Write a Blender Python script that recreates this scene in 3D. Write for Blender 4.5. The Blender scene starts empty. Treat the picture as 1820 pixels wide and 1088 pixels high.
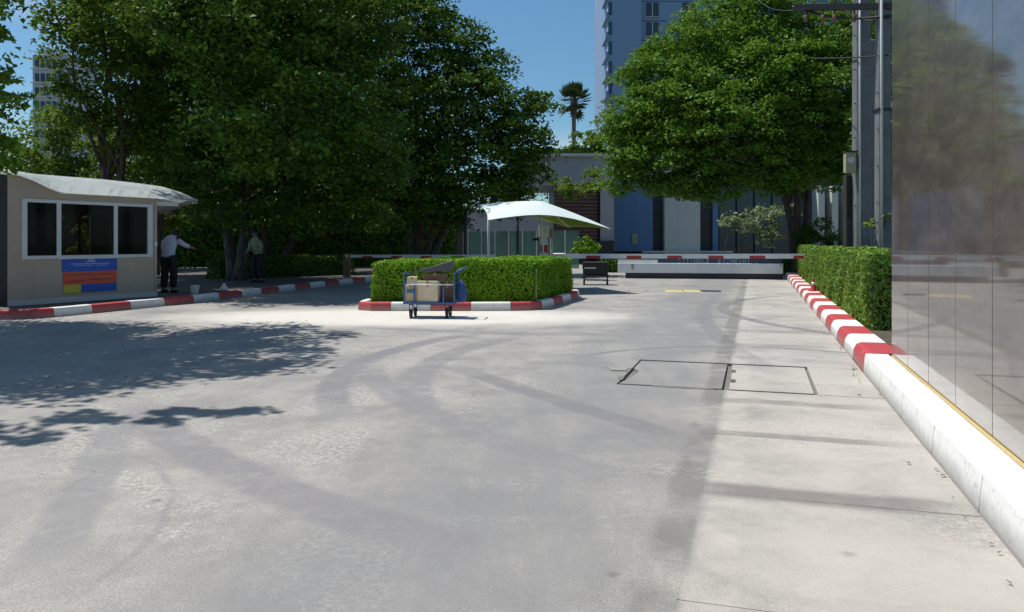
import bpy, bmesh, math, random
import numpy as np
from mathutils import Vector, Matrix

R = math.radians
random.seed(7)
RNG = np.random.default_rng(11)
scene = bpy.context.scene
COL = scene.collection

# ------------------------------------------------------------------ camera, light, exposure
H, F, HOR = 1.45, 1400.0, 430.0        # eye height, focal length in photo pixels, horizon row
cam_d = bpy.data.cameras.new('camera')
cam = bpy.data.objects.new('camera', cam_d)
COL.objects.link(cam)
cam.location = (0, 0, H)
cam.rotation_euler = (R(90), 0, 0)
cam_d.sensor_width = 36.0
cam_d.lens = 36.0 * F / 1820.0
cam_d.shift_y = -(544.0 - HOR) / 1820.0
cam_d.clip_start = 0.05
cam_d.clip_end = 2500
scene.camera = cam

SUN_DIR = Vector((-0.385, 0.20, 0.90)).normalized()      # towards the sun
elev = math.asin(SUN_DIR.z)
az = math.atan2(SUN_DIR.x, SUN_DIR.y)
world = bpy.data.worlds.new('World')
scene.world = world
world.use_nodes = True
wn, wl = world.node_tree.nodes, world.node_tree.links
bg = wn['Background']
sky = wn.new('ShaderNodeTexSky')
sky.sky_type = 'NISHITA'
sky.sun_disc = False
sky.sun_elevation = elev
sky.sun_rotation = az % (2 * math.pi)
sky.air_density = 1.0
sky.dust_density = 0.9
sky.ozone_density = 3.0
tint = wn.new('ShaderNodeMix')
tint.data_type = 'RGBA'; tint.blend_type = 'MULTIPLY'; tint.inputs[0].default_value = 1.0
tint.inputs[7].default_value = (0.84, 1.20, 1.30, 1)
wl.new(sky.outputs[0], tint.inputs[6])
tc = wn.new('ShaderNodeTexCoord')
mp = wn.new('ShaderNodeMapping')
mp.inputs['Scale'].default_value = (1.0, 1.0, 2.6)
mp.inputs['Location'].default_value = (0.35, 0.1, 0.0)
wl.new(tc.outputs['Generated'], mp.inputs[0])
cn = wn.new('ShaderNodeTexNoise')
cn.inputs['Scale'].default_value = 2.6
cn.inputs['Detail'].default_value = 8
cn.inputs['Roughness'].default_value = 0.58
wl.new(mp.outputs[0], cn.inputs['Vector'])
cr_ = wn.new('ShaderNodeMapRange')
cr_.interpolation_type = 'SMOOTHSTEP'
for i_, v_ in enumerate((0.50, 0.72, 0.0, 0.62)): cr_.inputs[i_ + 1].default_value = v_
wl.new(cn.outputs[0], cr_.inputs[0])
cmix = wn.new('ShaderNodeMix')
cmix.data_type = 'RGBA'
cmix.inputs[7].default_value = (8.5, 9.0, 9.4, 1)
wl.new(cr_.outputs[0], cmix.inputs[0])
wl.new(tint.outputs[2], cmix.inputs[6])
wl.new(cmix.outputs[2], bg.inputs[0])
bg.inputs[1].default_value = 0.083
sun_d = bpy.data.lights.new('sun', 'SUN')
sun_d.energy = 4.9
sun_d.angle = R(0.5)
sun_d.color = (1.0, 0.955, 0.88)
sun = bpy.data.objects.new('sun', sun_d)
COL.objects.link(sun)
sun.rotation_euler = SUN_DIR.to_track_quat('Z', 'Y').to_euler()
sun.location = (-20, 10, 40)

scene.view_settings.view_transform = 'Standard'
scene.view_settings.look = 'None'
scene.view_settings.gamma = 1.0
scene.view_settings.exposure = 0.0
scene.view_settings.use_curve_mapping = False
scene.cycles.max_bounces = 7
scene.cycles.diffuse_bounces = 3
scene.cycles.glossy_bounces = 4
scene.cycles.transmission_bounces = 4
scene.cycles.transparent_max_bounces = 6

# ------------------------------------------------------------------ helpers
def pt(px, py, Y):
    return Vector(((px - 910) / F * Y, Y, H - (py - HOR) / F * Y))
def gp(px, py, z=0.0):
    Y = (H - z) * F / (py - HOR)
    return Vector(((px - 910) / F * Y, Y, z))
TH = math.atan(0.3096)
CU, SU = math.cos(TH), math.sin(TH)
def st(s, t, z=0.0):                    # along the drive, across it (right positive)
    return Vector((s * SU + t * CU, s * CU - t * SU, z))

def tag(o, label=None, cat=None, group=None, kind=None):
    if label: o['label'] = label
    if cat: o['category'] = cat
    if group: o['group'] = group
    if kind: o['kind'] = kind
    return o

def empty(name, loc=(0, 0, 0), rz=0.0):
    o = bpy.data.objects.new(name, None)
    o.empty_display_size = 0.2
    COL.objects.link(o)
    o.location = loc
    o.rotation_euler = (0, 0, rz)
    return o

def link(name, me, mat, parent=None):
    if mat is not None and len(me.materials) == 0:
        for m in (mat if isinstance(mat, (list, tuple)) else [mat]):
            me.materials.append(m)
    o = bpy.data.objects.new(name, me)
    COL.objects.link(o)
    if parent is not None: o.parent = parent
    return o

def copy_tree(o, parent=None):
    c = o.copy()
    COL.objects.link(c)
    if parent is not None: c.parent = parent
    for ch in o.children: copy_tree(ch, c)
    return c

class MB:
    def __init__(self): self.bm = bmesh.new()
    def hexa(self, p):                  # 4 bottom then 4 top corners, same winding
        v = [self.bm.verts.new(q) for q in p]
        for f in ((3, 2, 1, 0), (4, 5, 6, 7), (0, 1, 5, 4), (1, 2, 6, 5), (2, 3, 7, 6), (3, 0, 4, 7)):
            self.bm.faces.new([v[i] for i in f])
        return self
    def box(self, x0, x1, y0, y1, z0, z1, M=None):
        p = [Vector(q) for q in ((x0, y0, z0), (x1, y0, z0), (x1, y1, z0), (x0, y1, z0), (x0, y0, z1), (x1, y0, z1), (x1, y1, z1), (x0, y1, z1))]
        if M is not None: p = [M @ q for q in p]
        return self.hexa(p)
    def tube(self, pts, rad, n=8, cap=True):
        pts = [Vector(p) for p in pts]
        if not hasattr(rad, '__len__'): rad = [rad] * len(pts)
        rings, ref = [], None
        for i, p in enumerate(pts):
            d = (pts[min(i + 1, len(pts) - 1)] - pts[max(i - 1, 0)]).normalized()
            if ref is None: ref = d.orthogonal().normalized()
            a = (ref - d * ref.dot(d)).normalized()
            ref = a
            b = d.cross(a)
            rings.append([self.bm.verts.new(p + (a * math.cos(2 * math.pi * k / n) + b * math.sin(2 * math.pi * k / n)) * rad[i]) for k in range(n)])
        for r0, r1 in zip(rings, rings[1:]):
            for k in range(n):
                f = self.bm.faces.new((r0[k], r0[(k + 1) % n], r1[(k + 1) % n], r1[k]))
                f.smooth = n > 4
        if cap:
            self.bm.faces.new(list(reversed(rings[0])))
            self.bm.faces.new(rings[-1])
        return self
    def bar(self, a, b, w, h=None):     # square bar
        a, b = Vector(a), Vector(b)
        h = h or w
        d = (b - a).normalized()
        s = d.cross(Vector((0, 0, 1)))
        s = Vector((1, 0, 0)) if s.length < 1e-4 else s.normalized()
        u = s.cross(d)
        s, u = s * w / 2, u * h / 2
        return self.hexa([a - s - u, a + s - u, a + s + u, a - s + u, b - s - u, b + s - u, b + s + u, b - s + u])
    def prism(self, poly, z0, z1):
        n = len(poly)
        lo = [self.bm.verts.new((p[0], p[1], z0)) for p in poly]
        hi = [self.bm.verts.new((p[0], p[1], z1)) for p in poly]
        self.bm.faces.new(list(reversed(lo)))
        self.bm.faces.new(hi)
        for i in range(n):
            self.bm.faces.new((lo[i], lo[(i + 1) % n], hi[(i + 1) % n], hi[i]))
        return self
    def face(self, pts):
        self.bm.faces.new([self.bm.verts.new(p) for p in pts])
        return self
    def grid(self, rows, smooth=True):
        vs = [[self.bm.verts.new(p) for p in r] for r in rows]
        for a, b in zip(vs, vs[1:]):
            for i in range(len(a) - 1):
                f = self.bm.faces.new((a[i], a[i + 1], b[i + 1], b[i]))
                f.smooth = smooth
        return self
    def bevel(self, w, seg=2):
        bmesh.ops.bevel(self.bm, geom=list(self.bm.edges), offset=w, segments=seg, affect='EDGES', profile=0.5, clamp_overlap=True)
        return self
    def mesh(self, name):
        bmesh.ops.recalc_face_normals(self.bm, faces=self.bm.faces)
        me = bpy.data.meshes.new(name)
        self.bm.to_mesh(me)
        self.bm.free()
        return me
    def build(self, name, mat, parent=None):
        return link(name, self.mesh(name), mat, parent)

# ------------------------------------------------------------------ materials
class NT:
    def __init__(self, name):
        self.m = bpy.data.materials.new(name)
        self.m.use_nodes = True
        self.n, self.l = self.m.node_tree.nodes, self.m.node_tree.links
        self.b = self.n['Principled BSDF']
    def set(self, sock, v):
        if isinstance(v, bpy.types.NodeSocket): self.l.new(v, sock)
        else: sock.default_value = v
    def pos(self):
        return self.n.new('ShaderNodeNewGeometry').outputs['Position']
    def mapping(self, vec, rot=(0, 0, 0), scale=(1, 1, 1)):
        q = self.n.new('ShaderNodeMapping')
        self.l.new(vec, q.inputs[0])
        q.inputs['Rotation'].default_value = rot
        q.inputs['Scale'].default_value = scale
        return q.outputs[0]
    def noise(self, vec, scale, detail=4, rough=0.55, dist=0.0):
        q = self.n.new('ShaderNodeTexNoise')
        if vec is not None: self.l.new(vec, q.inputs['Vector'])
        q.inputs['Scale'].default_value = scale
        q.inputs['Detail'].default_value = detail
        q.inputs['Roughness'].default_value = rough
        q.inputs['Distortion'].default_value = dist
        return q.outputs[0]
    def ramp(self, f, a, b, va=0.0, vb=1.0, smooth=True):
        q = self.n.new('ShaderNodeMapRange')
        q.interpolation_type = 'SMOOTHSTEP' if smooth else 'LINEAR'
        self.set(q.inputs[0], f)
        for i, v in enumerate((a, b, va, vb)): q.inputs[i + 1].default_value = v
        return q.outputs[0]
    def math(self, op, a, b=0.0):
        q = self.n.new('ShaderNodeMath')
        q.operation = op
        self.set(q.inputs[0], a)
        self.set(q.inputs[1], b)
        return q.outputs[0]
    def mix(self, f, a, b, mode='MIX'):
        q = self.n.new('ShaderNodeMix')
        q.data_type = 'RGBA'
        q.blend_type = mode
        self.set(q.inputs[0], f)
        for s, v in ((q.inputs[6], a), (q.inputs[7], b)):
            if isinstance(v, bpy.types.NodeSocket): self.l.new(v, s)
            else: s.default_value = (*v[:3], 1)
        return q.outputs[2]
    def bump(self, h, strength=0.3, dist=0.02):
        q = self.n.new('ShaderNodeBump')
        q.inputs['Strength'].default_value = strength
        q.inputs['Distance'].default_value = dist
        self.l.new(h, q.inputs['Height'])
        self.l.new(q.outputs[0], self.b.inputs['Normal'])
    def out(self, color=None, rough=None, **kw):
        if color is not None:
            self.set(self.b.inputs['Base Color'], color if isinstance(color, bpy.types.NodeSocket) else (*color[:3], 1))
        if rough is not None: self.set(self.b.inputs['Roughness'], rough)
        for k, v in kw.items(): self.set(self.b.inputs[k.replace('_', ' ')], v)
        return self.m

def worn(name, col, col2=None, rough=0.6, scale=6.0, amt=0.5, bump=0.15, **kw):
    t = NT(name)
    p = t.pos()
    col2 = col2 or tuple(c * 0.7 for c in col)
    f = t.ramp(t.noise(p, scale, 6, 0.65), 0.35, 0.72)
    c = t.mix(t.math('MULTIPLY', f, amt), col, col2)
    if bump: t.bump(t.noise(p, scale * 9, 4, 0.6), bump, 0.01)
    return t.out(c, rough, **kw)

def leaf_mat(name, a, b, trans=0.35, rough=0.5, yellow=None):
    t = NT(name)
    g = t.n.new('ShaderNodeNewGeometry')
    c = t.mix(g.outputs['Random Per Island'], a, b)
    big = t.ramp(t.noise(g.outputs['Position'], 0.55, 3), 0.38, 0.64)
    c = t.mix(t.math('MULTIPLY', big, 0.5), c, yellow or b)
    t.out(c, rough)
    t.b.inputs['Specular IOR Level'].default_value = 0.12
    tr = t.n.new('ShaderNodeBsdfTranslucent')
    hs = t.mix(0.6, c, (0.16, 0.26, 0.02))
    t.l.new(hs, tr.inputs[0])
    mx = t.n.new('ShaderNodeMixShader')
    mx.inputs[0].default_value = trans
    t.l.new(t.b.outputs[0], mx.inputs[1])
    t.l.new(tr.outputs[0], mx.inputs[2])
    t.l.new(mx.outputs[0], t.n['Material Output'].inputs[0])
    return t.m

def circ3(a, b, c):
    ax, ay, bx, by, cx, cy = a[0], a[1], b[0], b[1], c[0], c[1]
    d = 2 * (ax * (by - cy) + bx * (cy - ay) + cx * (ay - by))
    ux = ((ax * ax + ay * ay) * (by - cy) + (bx * bx + by * by) * (cy - ay) + (cx * cx + cy * cy) * (ay - by)) / d
    uy = ((ax * ax + ay * ay) * (cx - bx) + (bx * bx + by * by) * (ax - cx) + (cx * cx + cy * cy) * (bx - ax)) / d
    return ux, uy, math.hypot(ax - ux, ay - uy)

def concrete_road():
    t = NT('road_concrete')
    p = t.pos()
    sp = t.n.new('ShaderNodeSeparateXYZ')
    t.l.new(p, sp.inputs[0])
    X, Y = sp.outputs[0], sp.outputs[1]
    sv = t.math('ADD', t.math('MULTIPLY', X, SU), t.math('MULTIPLY', Y, CU))
    tv = t.math('SUBTRACT', t.math('MULTIPLY', X, CU), t.math('MULTIPLY', Y, SU))
    wob = t.math('MULTIPLY', t.math('SUBTRACT', t.noise(p, 0.9, 4), 0.5), 0.7)
    tw = t.math('ADD', tv, wob)
    big = t.ramp(t.noise(p, 0.22, 5, 0.6, 0.6), 0.35, 0.66)
    mid = t.ramp(t.noise(p, 1.3, 6, 0.68, 0.4), 0.36, 0.66)
    fine = t.ramp(t.noise(p, 9.0, 7, 0.75), 0.33, 0.70)
    grain = t.noise(p, 85.0, 3, 0.7)
    c = t.mix(big, (0.325, 0.308, 0.290), (0.232, 0.23, 0.234))
    streak = t.ramp(t.noise(t.mapping(p, (0, 0, TH + 0.25), (3.2, 0.45, 1)), 1.6, 7, 0.7), 0.36, 0.66)
    c = t.mix(t.math('MULTIPLY', streak, 0.40), c, (0.215, 0.205, 0.20))
    c = t.mix(t.math('MULTIPLY', mid, 0.48), c, (0.47, 0.44, 0.40))
    c = t.mix(t.math('MULTIPLY', fine, 0.34), c, (0.20, 0.195, 0.19))
    wornp = t.ramp(t.noise(p, 0.55, 5, 0.65, 0.8), 0.50, 0.60)
    speck = t.ramp(t.noise(p, 26.0, 6, 0.8), 0.42, 0.60)
    wc = t.mix(speck, (0.235, 0.225, 0.215), (0.56, 0.53, 0.485))
    c = t.mix(t.math('MULTIPLY', wornp, 0.55), c, wc)
    c = t.mix(0.34, c, t.mix(t.ramp(grain, 0.25, 0.75), (0.05, 0.05, 0.05), (0.88, 0.87, 0.84)), 'OVERLAY')
    grit = t.ramp(t.noise(p, 38.0, 2, 0.5), 0.66, 0.74)
    c = t.mix(t.math('MULTIPLY', grit, 0.45), c, (0.12, 0.115, 0.11))
    rt = t.math('MULTIPLY', t.ramp(t.math('ADD', tv, t.math('MULTIPLY', wob, 0.05)), -0.33, -0.24), t.ramp(t.noise(p, 0.9, 6, 0.7, 0.5), 0.30, 0.64, 0.15, 0.72))
    c = t.mix(rt, c, (0.475, 0.445, 0.405))
    # the bluish, polished wheel lane along the middle of the drive
    lane = t.math('MULTIPLY', t.ramp(tw, -2.6, -1.9), t.ramp(tw, -0.9, -0.4, 1.0, 0.0))
    lane = t.math('MULTIPLY', lane, t.ramp(t.noise(t.mapping(p, (0, 0, TH), (2.0, 0.22, 1)), 1.2, 5, 0.6), 0.28, 0.6, 0.35, 1.0))
    c = t.mix(t.math('MULTIPLY', lane, 0.72), c, (0.205, 0.205, 0.212))
    # wide sweep of traffic turning in from the left
    for (a, b, q, w, k, col) in (
        ((-1.66, 7.25), (-1.85, 8.64), (-0.94, 11.9), 0.26, 0.42, (0.215, 0.21, 0.225)),
        ((-0.85, 7.1), (-1.02, 8.6), (-0.2, 11.6), 0.30, 0.34, (0.22, 0.215, 0.23)),
        ((-3.10, 6.2), (-2.60, 4.9), (-2.20, 3.8), 0.24, 0.32, (0.235, 0.23, 0.24)),
        ((-3.19, 6.77), (-1.59, 4.83), (-0.6, 3.98), 0.30, 0.36, (0.225, 0.215, 0.23)),
        ((-0.30, 8.46), (0.46, 7.12), (1.05, 6.15), 0.22, 0.40, (0.205, 0.20, 0.21)),
        ((-1.6, 8.9), (-0.29, 6.0), (0.35, 5.2), 0.26, 0.32, (0.23, 0.225, 0.235)),
        ((6.3, 20.3), (4.45, 14.5), (5.5, 11.6), 0.22, 0.40, (0.20, 0.195, 0.20)),
        ((5.2, 20.3), (3.45, 13.9), (3.0, 10.5), 0.24, 0.35, (0.22, 0.215, 0.22)),
        ((-6.5, 19.0), (-3.6, 14.2), (0.5, 12.4), 0.32, 0.36, (0.24, 0.23, 0.23)),
        ((-2.4, 5.2), (-1.9, 4.4), (-1.75, 3.4), 0.04, 0.16, (0.2, 0.2, 0.21)),
        ((1.2, 10.3), (2.8, 10.9), (4.6, 10.1), 0.10, 0.4, (0.2, 0.2, 0.2))):
        ux, uy, r = circ3(a, b, q)
        dx, dy = t.math('SUBTRACT', X, ux), t.math('SUBTRACT', Y, uy)
        dist = t.math('SQRT', t.math('ADD', t.math('MULTIPLY', dx, dx), t.math('MULTIPLY', dy, dy)))
        dist = t.math('ADD', dist, t.math('MULTIPLY', t.math('SUBTRACT', t.noise(p, 3.0, 6, 0.75), 0.5), 0.16))
        band = t.ramp(t.math('ABSOLUTE', t.math('SUBTRACT', dist, r)), w * 0.42, w * 0.78, 1.0, 0.0)
        mx_, my_ = (a[0] + q[0]) / 2, (a[1] + q[1]) / 2
        ln = math.hypot(a[0] - q[0], a[1] - q[1]) / 2
        ex, ey = t.math('SUBTRACT', X, mx_), t.math('SUBTRACT', Y, my_)
        de = t.math('SQRT', t.math('ADD', t.math('MULTIPLY', ex, ex), t.math('MULTIPLY', ey, ey)))
        band = t.math('MULTIPLY', band, t.ramp(de, ln * 0.9, ln * 1.5, 1.0, 0.0))
        band = t.math('MULTIPLY', band, t.ramp(t.noise(p, 3.4, 7, 0.78), 0.30, 0.56, 0.30, 1.0))
        c = t.mix(t.math('MULTIPLY', band, min(0.95, k * 2.3)), c, tuple(0.9 * q_ for q_ in col))
    # drain line: dark damp strip and pale cement beside it
    f1 = t.math('MULTIPLY', t.ramp(t.math('ADD', tv, t.math('MULTIPLY', wob, 0.18)), -0.53, -0.45), t.ramp(tv, -0.31, -0.27, 1.0, 0.0))
    f1 = t.math('MULTIPLY', f1, t.ramp(t.noise(p, 1.1, 4, 0.7), 0.36, 0.56, 0.0, 1.0))
    c = t.mix(t.math('MULTIPLY', f1, 0.62), c, (0.14, 0.135, 0.125))
    f2 = t.math('MULTIPLY', t.ramp(tv, -0.27, -0.24), t.ramp(t.math('ADD', tv, t.math('MULTIPLY', wob, 0.1)), -0.10, -0.05, 1.0, 0.0))
    f2 = t.math('MULTIPLY', f2, t.ramp(t.noise(p, 2.1, 6, 0.75), 0.42, 0.60, 0.0, 1.0))
    c = t.mix(t.math('MULTIPLY', f2, 0.34), c, (0.50, 0.47, 0.42))
    # damp dark bars beside the cross joints of the right strip
    sm = t.math('ADD', sv, t.math('MULTIPLY', wob, 0.25))
    right = t.math('MULTIPLY', t.ramp(tv, -0.5, -0.35), t.ramp(tw, 0.75, 1.1, 1.0, 0.3))
    for s0, w0, k0 in ((4.78, 0.13, 0.95), (6.2, 0.08, 0.75), (7.5, 0.10, 0.75), (11.6, 0.14, 0.5), (13.4, 0.2, 0.5)):
        fb = t.ramp(t.math('ABSOLUTE', t.math('SUBTRACT', sm, s0)), w0 * 0.6, w0 * 1.5, 1.0, 0.0)
        fb = t.math('MULTIPLY', t.math('MULTIPLY', fb, right), t.ramp(t.noise(p, 2.4, 5, 0.7), 0.30, 0.55, 0.35, 1.0))
        c = t.mix(t.math('MULTIPLY', fb, k0), c, (0.20, 0.18, 0.175))
    # pale oval of ground in front of the island
    ex, ey = t.math('SUBTRACT', X, -2.2), t.math('MULTIPLY', t.math('SUBTRACT', Y, 15.3), 2.4)
    de = t.math('ADD', t.math('SQRT', t.math('ADD', t.math('MULTIPLY', ex, ex), t.math('MULTIPLY', ey, ey))), t.math('MULTIPLY', wob, 2.0))
    c = t.mix(t.math('MULTIPLY', t.ramp(de, 2.6, 5.6, 1.0, 0.0), 0.85), c, (0.68, 0.65, 0.59))
    # grit and oil spots
    v = t.n.new('ShaderNodeTexVoronoi')
    t.l.new(p, v.inputs['Vector'])
    v.inputs['Scale'].default_value = 1.7
    spot = t.math('MULTIPLY', t.ramp(v.outputs['Distance'], 0.02, 0.09, 1.0, 0.0), t.ramp(t.noise(p, 0.8, 2), 0.5, 0.62))
    c = t.mix(t.math('MULTIPLY', spot, 0.55), c, (0.10, 0.10, 0.10))
    vc = t.n.new('ShaderNodeTexVoronoi')
    vc.feature = 'DISTANCE_TO_EDGE'
    warp = t.n.new('ShaderNodeVectorMath')
    warp.operation = 'ADD'
    nz = t.n.new('ShaderNodeTexNoise')
    t.l.new(p, nz.inputs['Vector'])
    nz.inputs['Scale'].default_value = 1.5
    t.l.new(p, warp.inputs[0])
    t.l.new(nz.outputs['Color'], warp.inputs[1])
    t.l.new(warp.outputs[0], vc.inputs['Vector'])
    vc.inputs['Scale'].default_value = 0.33
    crack = t.math('MULTIPLY', t.ramp(vc.outputs['Distance'], 0.001, 0.0055, 1.0, 0.0), t.ramp(t.noise(p, 0.5, 2), 0.52, 0.6))
    c = t.mix(t.math('MULTIPLY', crack, 0.22), c, (0.12, 0.115, 0.11))
    h = t.math('ADD', t.math('MULTIPLY', fine, 0.6), t.math('MULTIPLY', grain, 0.5))
    t.bump(h, 0.4, 0.012)
    return t.out(c, t.ramp(mid, 0, 1, 0.62, 0.82))

def kerb_paint(name, col):
    t = NT(name)
    p = t.pos()
    n1 = t.ramp(t.noise(p, 3.5, 6, 0.7, 0.5), 0.50, 0.72)
    chips = t.math('MAXIMUM', t.ramp(t.noise(p, 22.0, 6, 0.75), 0.58, 0.66), t.ramp(t.noise(p, 5.0, 8, 0.8, 0.6), 0.60, 0.66))
    sp = t.n.new('ShaderNodeSeparateXYZ')
    t.l.new(p, sp.inputs[0])
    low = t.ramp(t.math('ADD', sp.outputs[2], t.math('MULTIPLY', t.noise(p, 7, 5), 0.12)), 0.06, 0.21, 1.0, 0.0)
    c = t.mix(t.math('MULTIPLY', n1, 0.45), col, tuple(0.55 * q + 0.06 for q in col))
    c = t.mix(t.math('MULTIPLY', chips, 0.7), c, (0.33, 0.31, 0.29))
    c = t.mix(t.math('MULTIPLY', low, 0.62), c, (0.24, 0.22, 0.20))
    t.bump(t.noise(p, 40, 5, 0.7), 0.25, 0.01)
    return t.out(c, 0.55)

def granite():
    t = NT('polished_granite')
    p = t.pos()
    oi = t.n.new('ShaderNodeObjectInfo').outputs['Random']
    ps = t.mapping(p, (0, 0, TH), (1.0, 0.34, 1.3))
    n = t.ramp(t.noise(ps, 3.4, 9, 0.74, 0.2), 0.34, 0.68)
    f = t.noise(t.mapping(p, (0, 0, TH), (1, 0.5, 1)), 60, 4, 0.7)
    c = t.mix(n, (0.100, 0.077, 0.069), (0.185, 0.147, 0.130))
    c = t.mix(t.math('MULTIPLY', oi, 0.22), c, (0.13, 0.105, 0.10))
    c = t.mix(0.22, c, t.mix(f, (0.0, 0.0, 0.0), (0.9, 0.88, 0.86)), 'OVERLAY')
    smear = t.ramp(t.noise(t.mapping(p, (0, 0, TH), (1.0, 0.3, 1.5)), 1.1, 8, 0.74), 0.40, 0.72)
    c = t.mix(t.math('MULTIPLY', smear, 0.10), c, (0.34, 0.30, 0.27))
    t.bump(t.noise(p, 0.9, 3), 0.012, 0.03)
    return t.out(c, t.ramp(smear, 0, 1, 0.35, 0.5), Specular_IOR_Level=0.6, Coat_Weight=1.0, Coat_Roughness=0.045, Coat_IOR=1.75)

def bark_mat(name, a, b):
    t = NT(name)
    p = t.mapping(t.pos(), (0, 0, 0), (1, 1, 0.25))
    n = t.noise(p, 9, 6, 0.7)
    t.bump(n, 0.7, 0.05)
    return t.out(t.mix(t.ramp(n, 0.35, 0.65), a, b), 0.85)

M = {}
M['road'] = concrete_road()
M['bed'] = worn('joint_bed', (0.19, 0.18, 0.165), (0.07, 0.07, 0.07), 0.9, 8)
M['soil'] = worn('soil', (0.10, 0.075, 0.05), (0.05, 0.04, 0.025), 0.95, 3, 0.8, 0.6)
M['ground'] = worn('far_ground', (0.16, 0.15, 0.12), (0.09, 0.10, 0.06), 0.95, 0.3, 0.8, 0.2)
M['pave'] = worn('pavement', (0.12, 0.11, 0.10), (0.06, 0.055, 0.05), 0.85, 1.6, 0.7, 0.25)
M['kwhite'] = kerb_paint('kerb_white_paint', (0.80, 0.79, 0.765))
M['kred'] = kerb_paint('kerb_red_paint', (0.47, 0.045, 0.055))
M['kcore'] = worn('kerb_concrete', (0.30, 0.29, 0.27), (0.2, 0.19, 0.18), 0.85, 5)
M['granite'] = granite()
M['grout'] = worn('pale_grout', (0.50, 0.48, 0.45), (0.38, 0.36, 0.34), 0.7, 12)
M['gold'] = worn('gold_trim', (0.62, 0.47, 0.20), (0.42, 0.33, 0.16), 0.5, 14)
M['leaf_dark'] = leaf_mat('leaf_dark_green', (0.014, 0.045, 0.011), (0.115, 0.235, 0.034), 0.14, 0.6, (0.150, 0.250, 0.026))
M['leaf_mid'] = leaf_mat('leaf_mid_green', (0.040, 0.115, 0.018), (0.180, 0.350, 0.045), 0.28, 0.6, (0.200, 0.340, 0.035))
M['leaf_light'] = leaf_mat('leaf_light_green', (0.060, 0.125, 0.02), (0.16, 0.25, 0.04), 0.35, 0.6, (0.19, 0.25, 0.03))
M['leaf_hedge'] = leaf_mat('leaf_hedge_green', (0.100, 0.250, 0.016), (0.210, 0.420, 0.030), 0.22, 0.6, (0.25, 0.43, 0.03))
M['leaf_hedge2'] = leaf_mat('leaf_hedge_grey_green', (0.085, 0.190, 0.035), (0.20, 0.34, 0.065), 0.22, 0.6, (0.24, 0.34, 0.06))
M['leaf_pale'] = leaf_mat('leaf_pale_variegated', (0.13, 0.17, 0.10), (0.30, 0.36, 0.24), 0.25, 0.5)
M['leaf_lime'] = leaf_mat('leaf_lime', (0.20, 0.30, 0.03), (0.34, 0.42, 0.06), 0.4, 0.5)
M['leaf_palm'] = leaf_mat('leaf_palm', (0.03, 0.05, 0.025), (0.05, 0.07, 0.03), 0.1, 0.5)
M['twig'] = worn('hedge_twigs', (0.045, 0.05, 0.025), (0.025, 0.03, 0.015), 0.95, 9, 0.8, 0.8)
M['bark'] = bark_mat('bark_grey_brown', (0.045, 0.036, 0.028), (0.13, 0.105, 0.085))
M['bark_pale'] = bark_mat('bark_palm', (0.15, 0.13, 0.11), (0.27, 0.24, 0.21))
M['booth'] = worn('booth_wall_paint', (0.47, 0.395, 0.31), (0.38, 0.32, 0.255), 0.7, 2.5, 0.5, 0.08)
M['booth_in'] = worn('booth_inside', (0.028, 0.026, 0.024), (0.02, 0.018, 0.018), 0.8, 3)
M['frame'] = worn('white_aluminium', (0.66, 0.68, 0.68), (0.5, 0.52, 0.52), 0.4, 6, 0.4, 0.05)
M['roofw'] = worn('roof_white_sheet', (0.72, 0.77, 0.78), (0.56, 0.62, 0.63), 0.45, 1.8, 0.6, 0.06)
M['darkmetal'] = worn('dark_steel', (0.035, 0.035, 0.04), (0.06, 0.055, 0.05), 0.5, 12, 0.5, 0.05, Metallic=0.4)
M['black'] = worn('black_rubber', (0.018, 0.018, 0.018), (0.04, 0.04, 0.04), 0.75, 14)
M['bluesteel'] = worn('blue_painted_steel', (0.035, 0.11, 0.30), (0.06, 0.10, 0.20), 0.5, 14, 0.6)
M['bluecloth'] = worn('blue_cloth', (0.03, 0.08, 0.27), (0.02, 0.05, 0.16), 0.85, 9, 0.7, 0.5)
M['card'] = worn('cardboard', (0.62, 0.46, 0.27), (0.50, 0.35, 0.19), 0.85, 5, 0.6)
M['card2'] = worn('pale_cardboard', (0.72, 0.61, 0.42), (0.55, 0.44, 0.28), 0.85, 7, 0.6)
M['brown'] = worn('brown_card', (0.20, 0.12, 0.08), (0.12, 0.07, 0.05), 0.85, 6)
M['tape'] = worn('parcel_tape', (0.42, 0.29, 0.14), (0.35, 0.24, 0.12), 0.35, 6)
M['greyboard'] = worn('grey_board', (0.10, 0.105, 0.115), (0.07, 0.075, 0.085), 0.7, 5)
M['teal'] = worn('teal_print', (0.06, 0.20, 0.27), (0.05, 0.15, 0.22), 0.6, 8)
M['pole'] = worn('concrete_pole', (0.17, 0.18, 0.19), (0.11, 0.12, 0.13), 0.8, 3.5, 0.7, 0.2)
M['cable'] = worn('cable_black', (0.015, 0.015, 0.016), (0.03, 0.03, 0.03), 0.6, 10)
M['meter'] = worn('meter_case', (0.36, 0.35, 0.22), (0.25, 0.25, 0.17), 0.6, 10)
M['white'] = worn('white_paint', (0.78, 0.80, 0.80), (0.62, 0.64, 0.64), 0.5, 3, 0.5, 0.05)
M['red'] = worn('red_paint', (0.50, 0.035, 0.045), (0.38, 0.04, 0.045), 0.45, 9, 0.5, 0.05)
M['orange'] = worn('orange_plastic', (0.75, 0.17, 0.03), (0.6, 0.13, 0.03), 0.45, 9, 0.4, 0.05)
M['yellow'] = worn('yellow_paint', (0.62, 0.52, 0.16), (0.45, 0.40, 0.2), 0.6, 9, 0.7, 0.1)
M['navy'] = worn('navy_panel', (0.03, 0.05, 0.10), (0.025, 0.04, 0.08), 0.4, 3)
M['letter'] = worn('letter_blue_grey', (0.24, 0.30, 0.37), (0.18, 0.23, 0.30), 0.5, 6, 0.5, 0)
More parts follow.
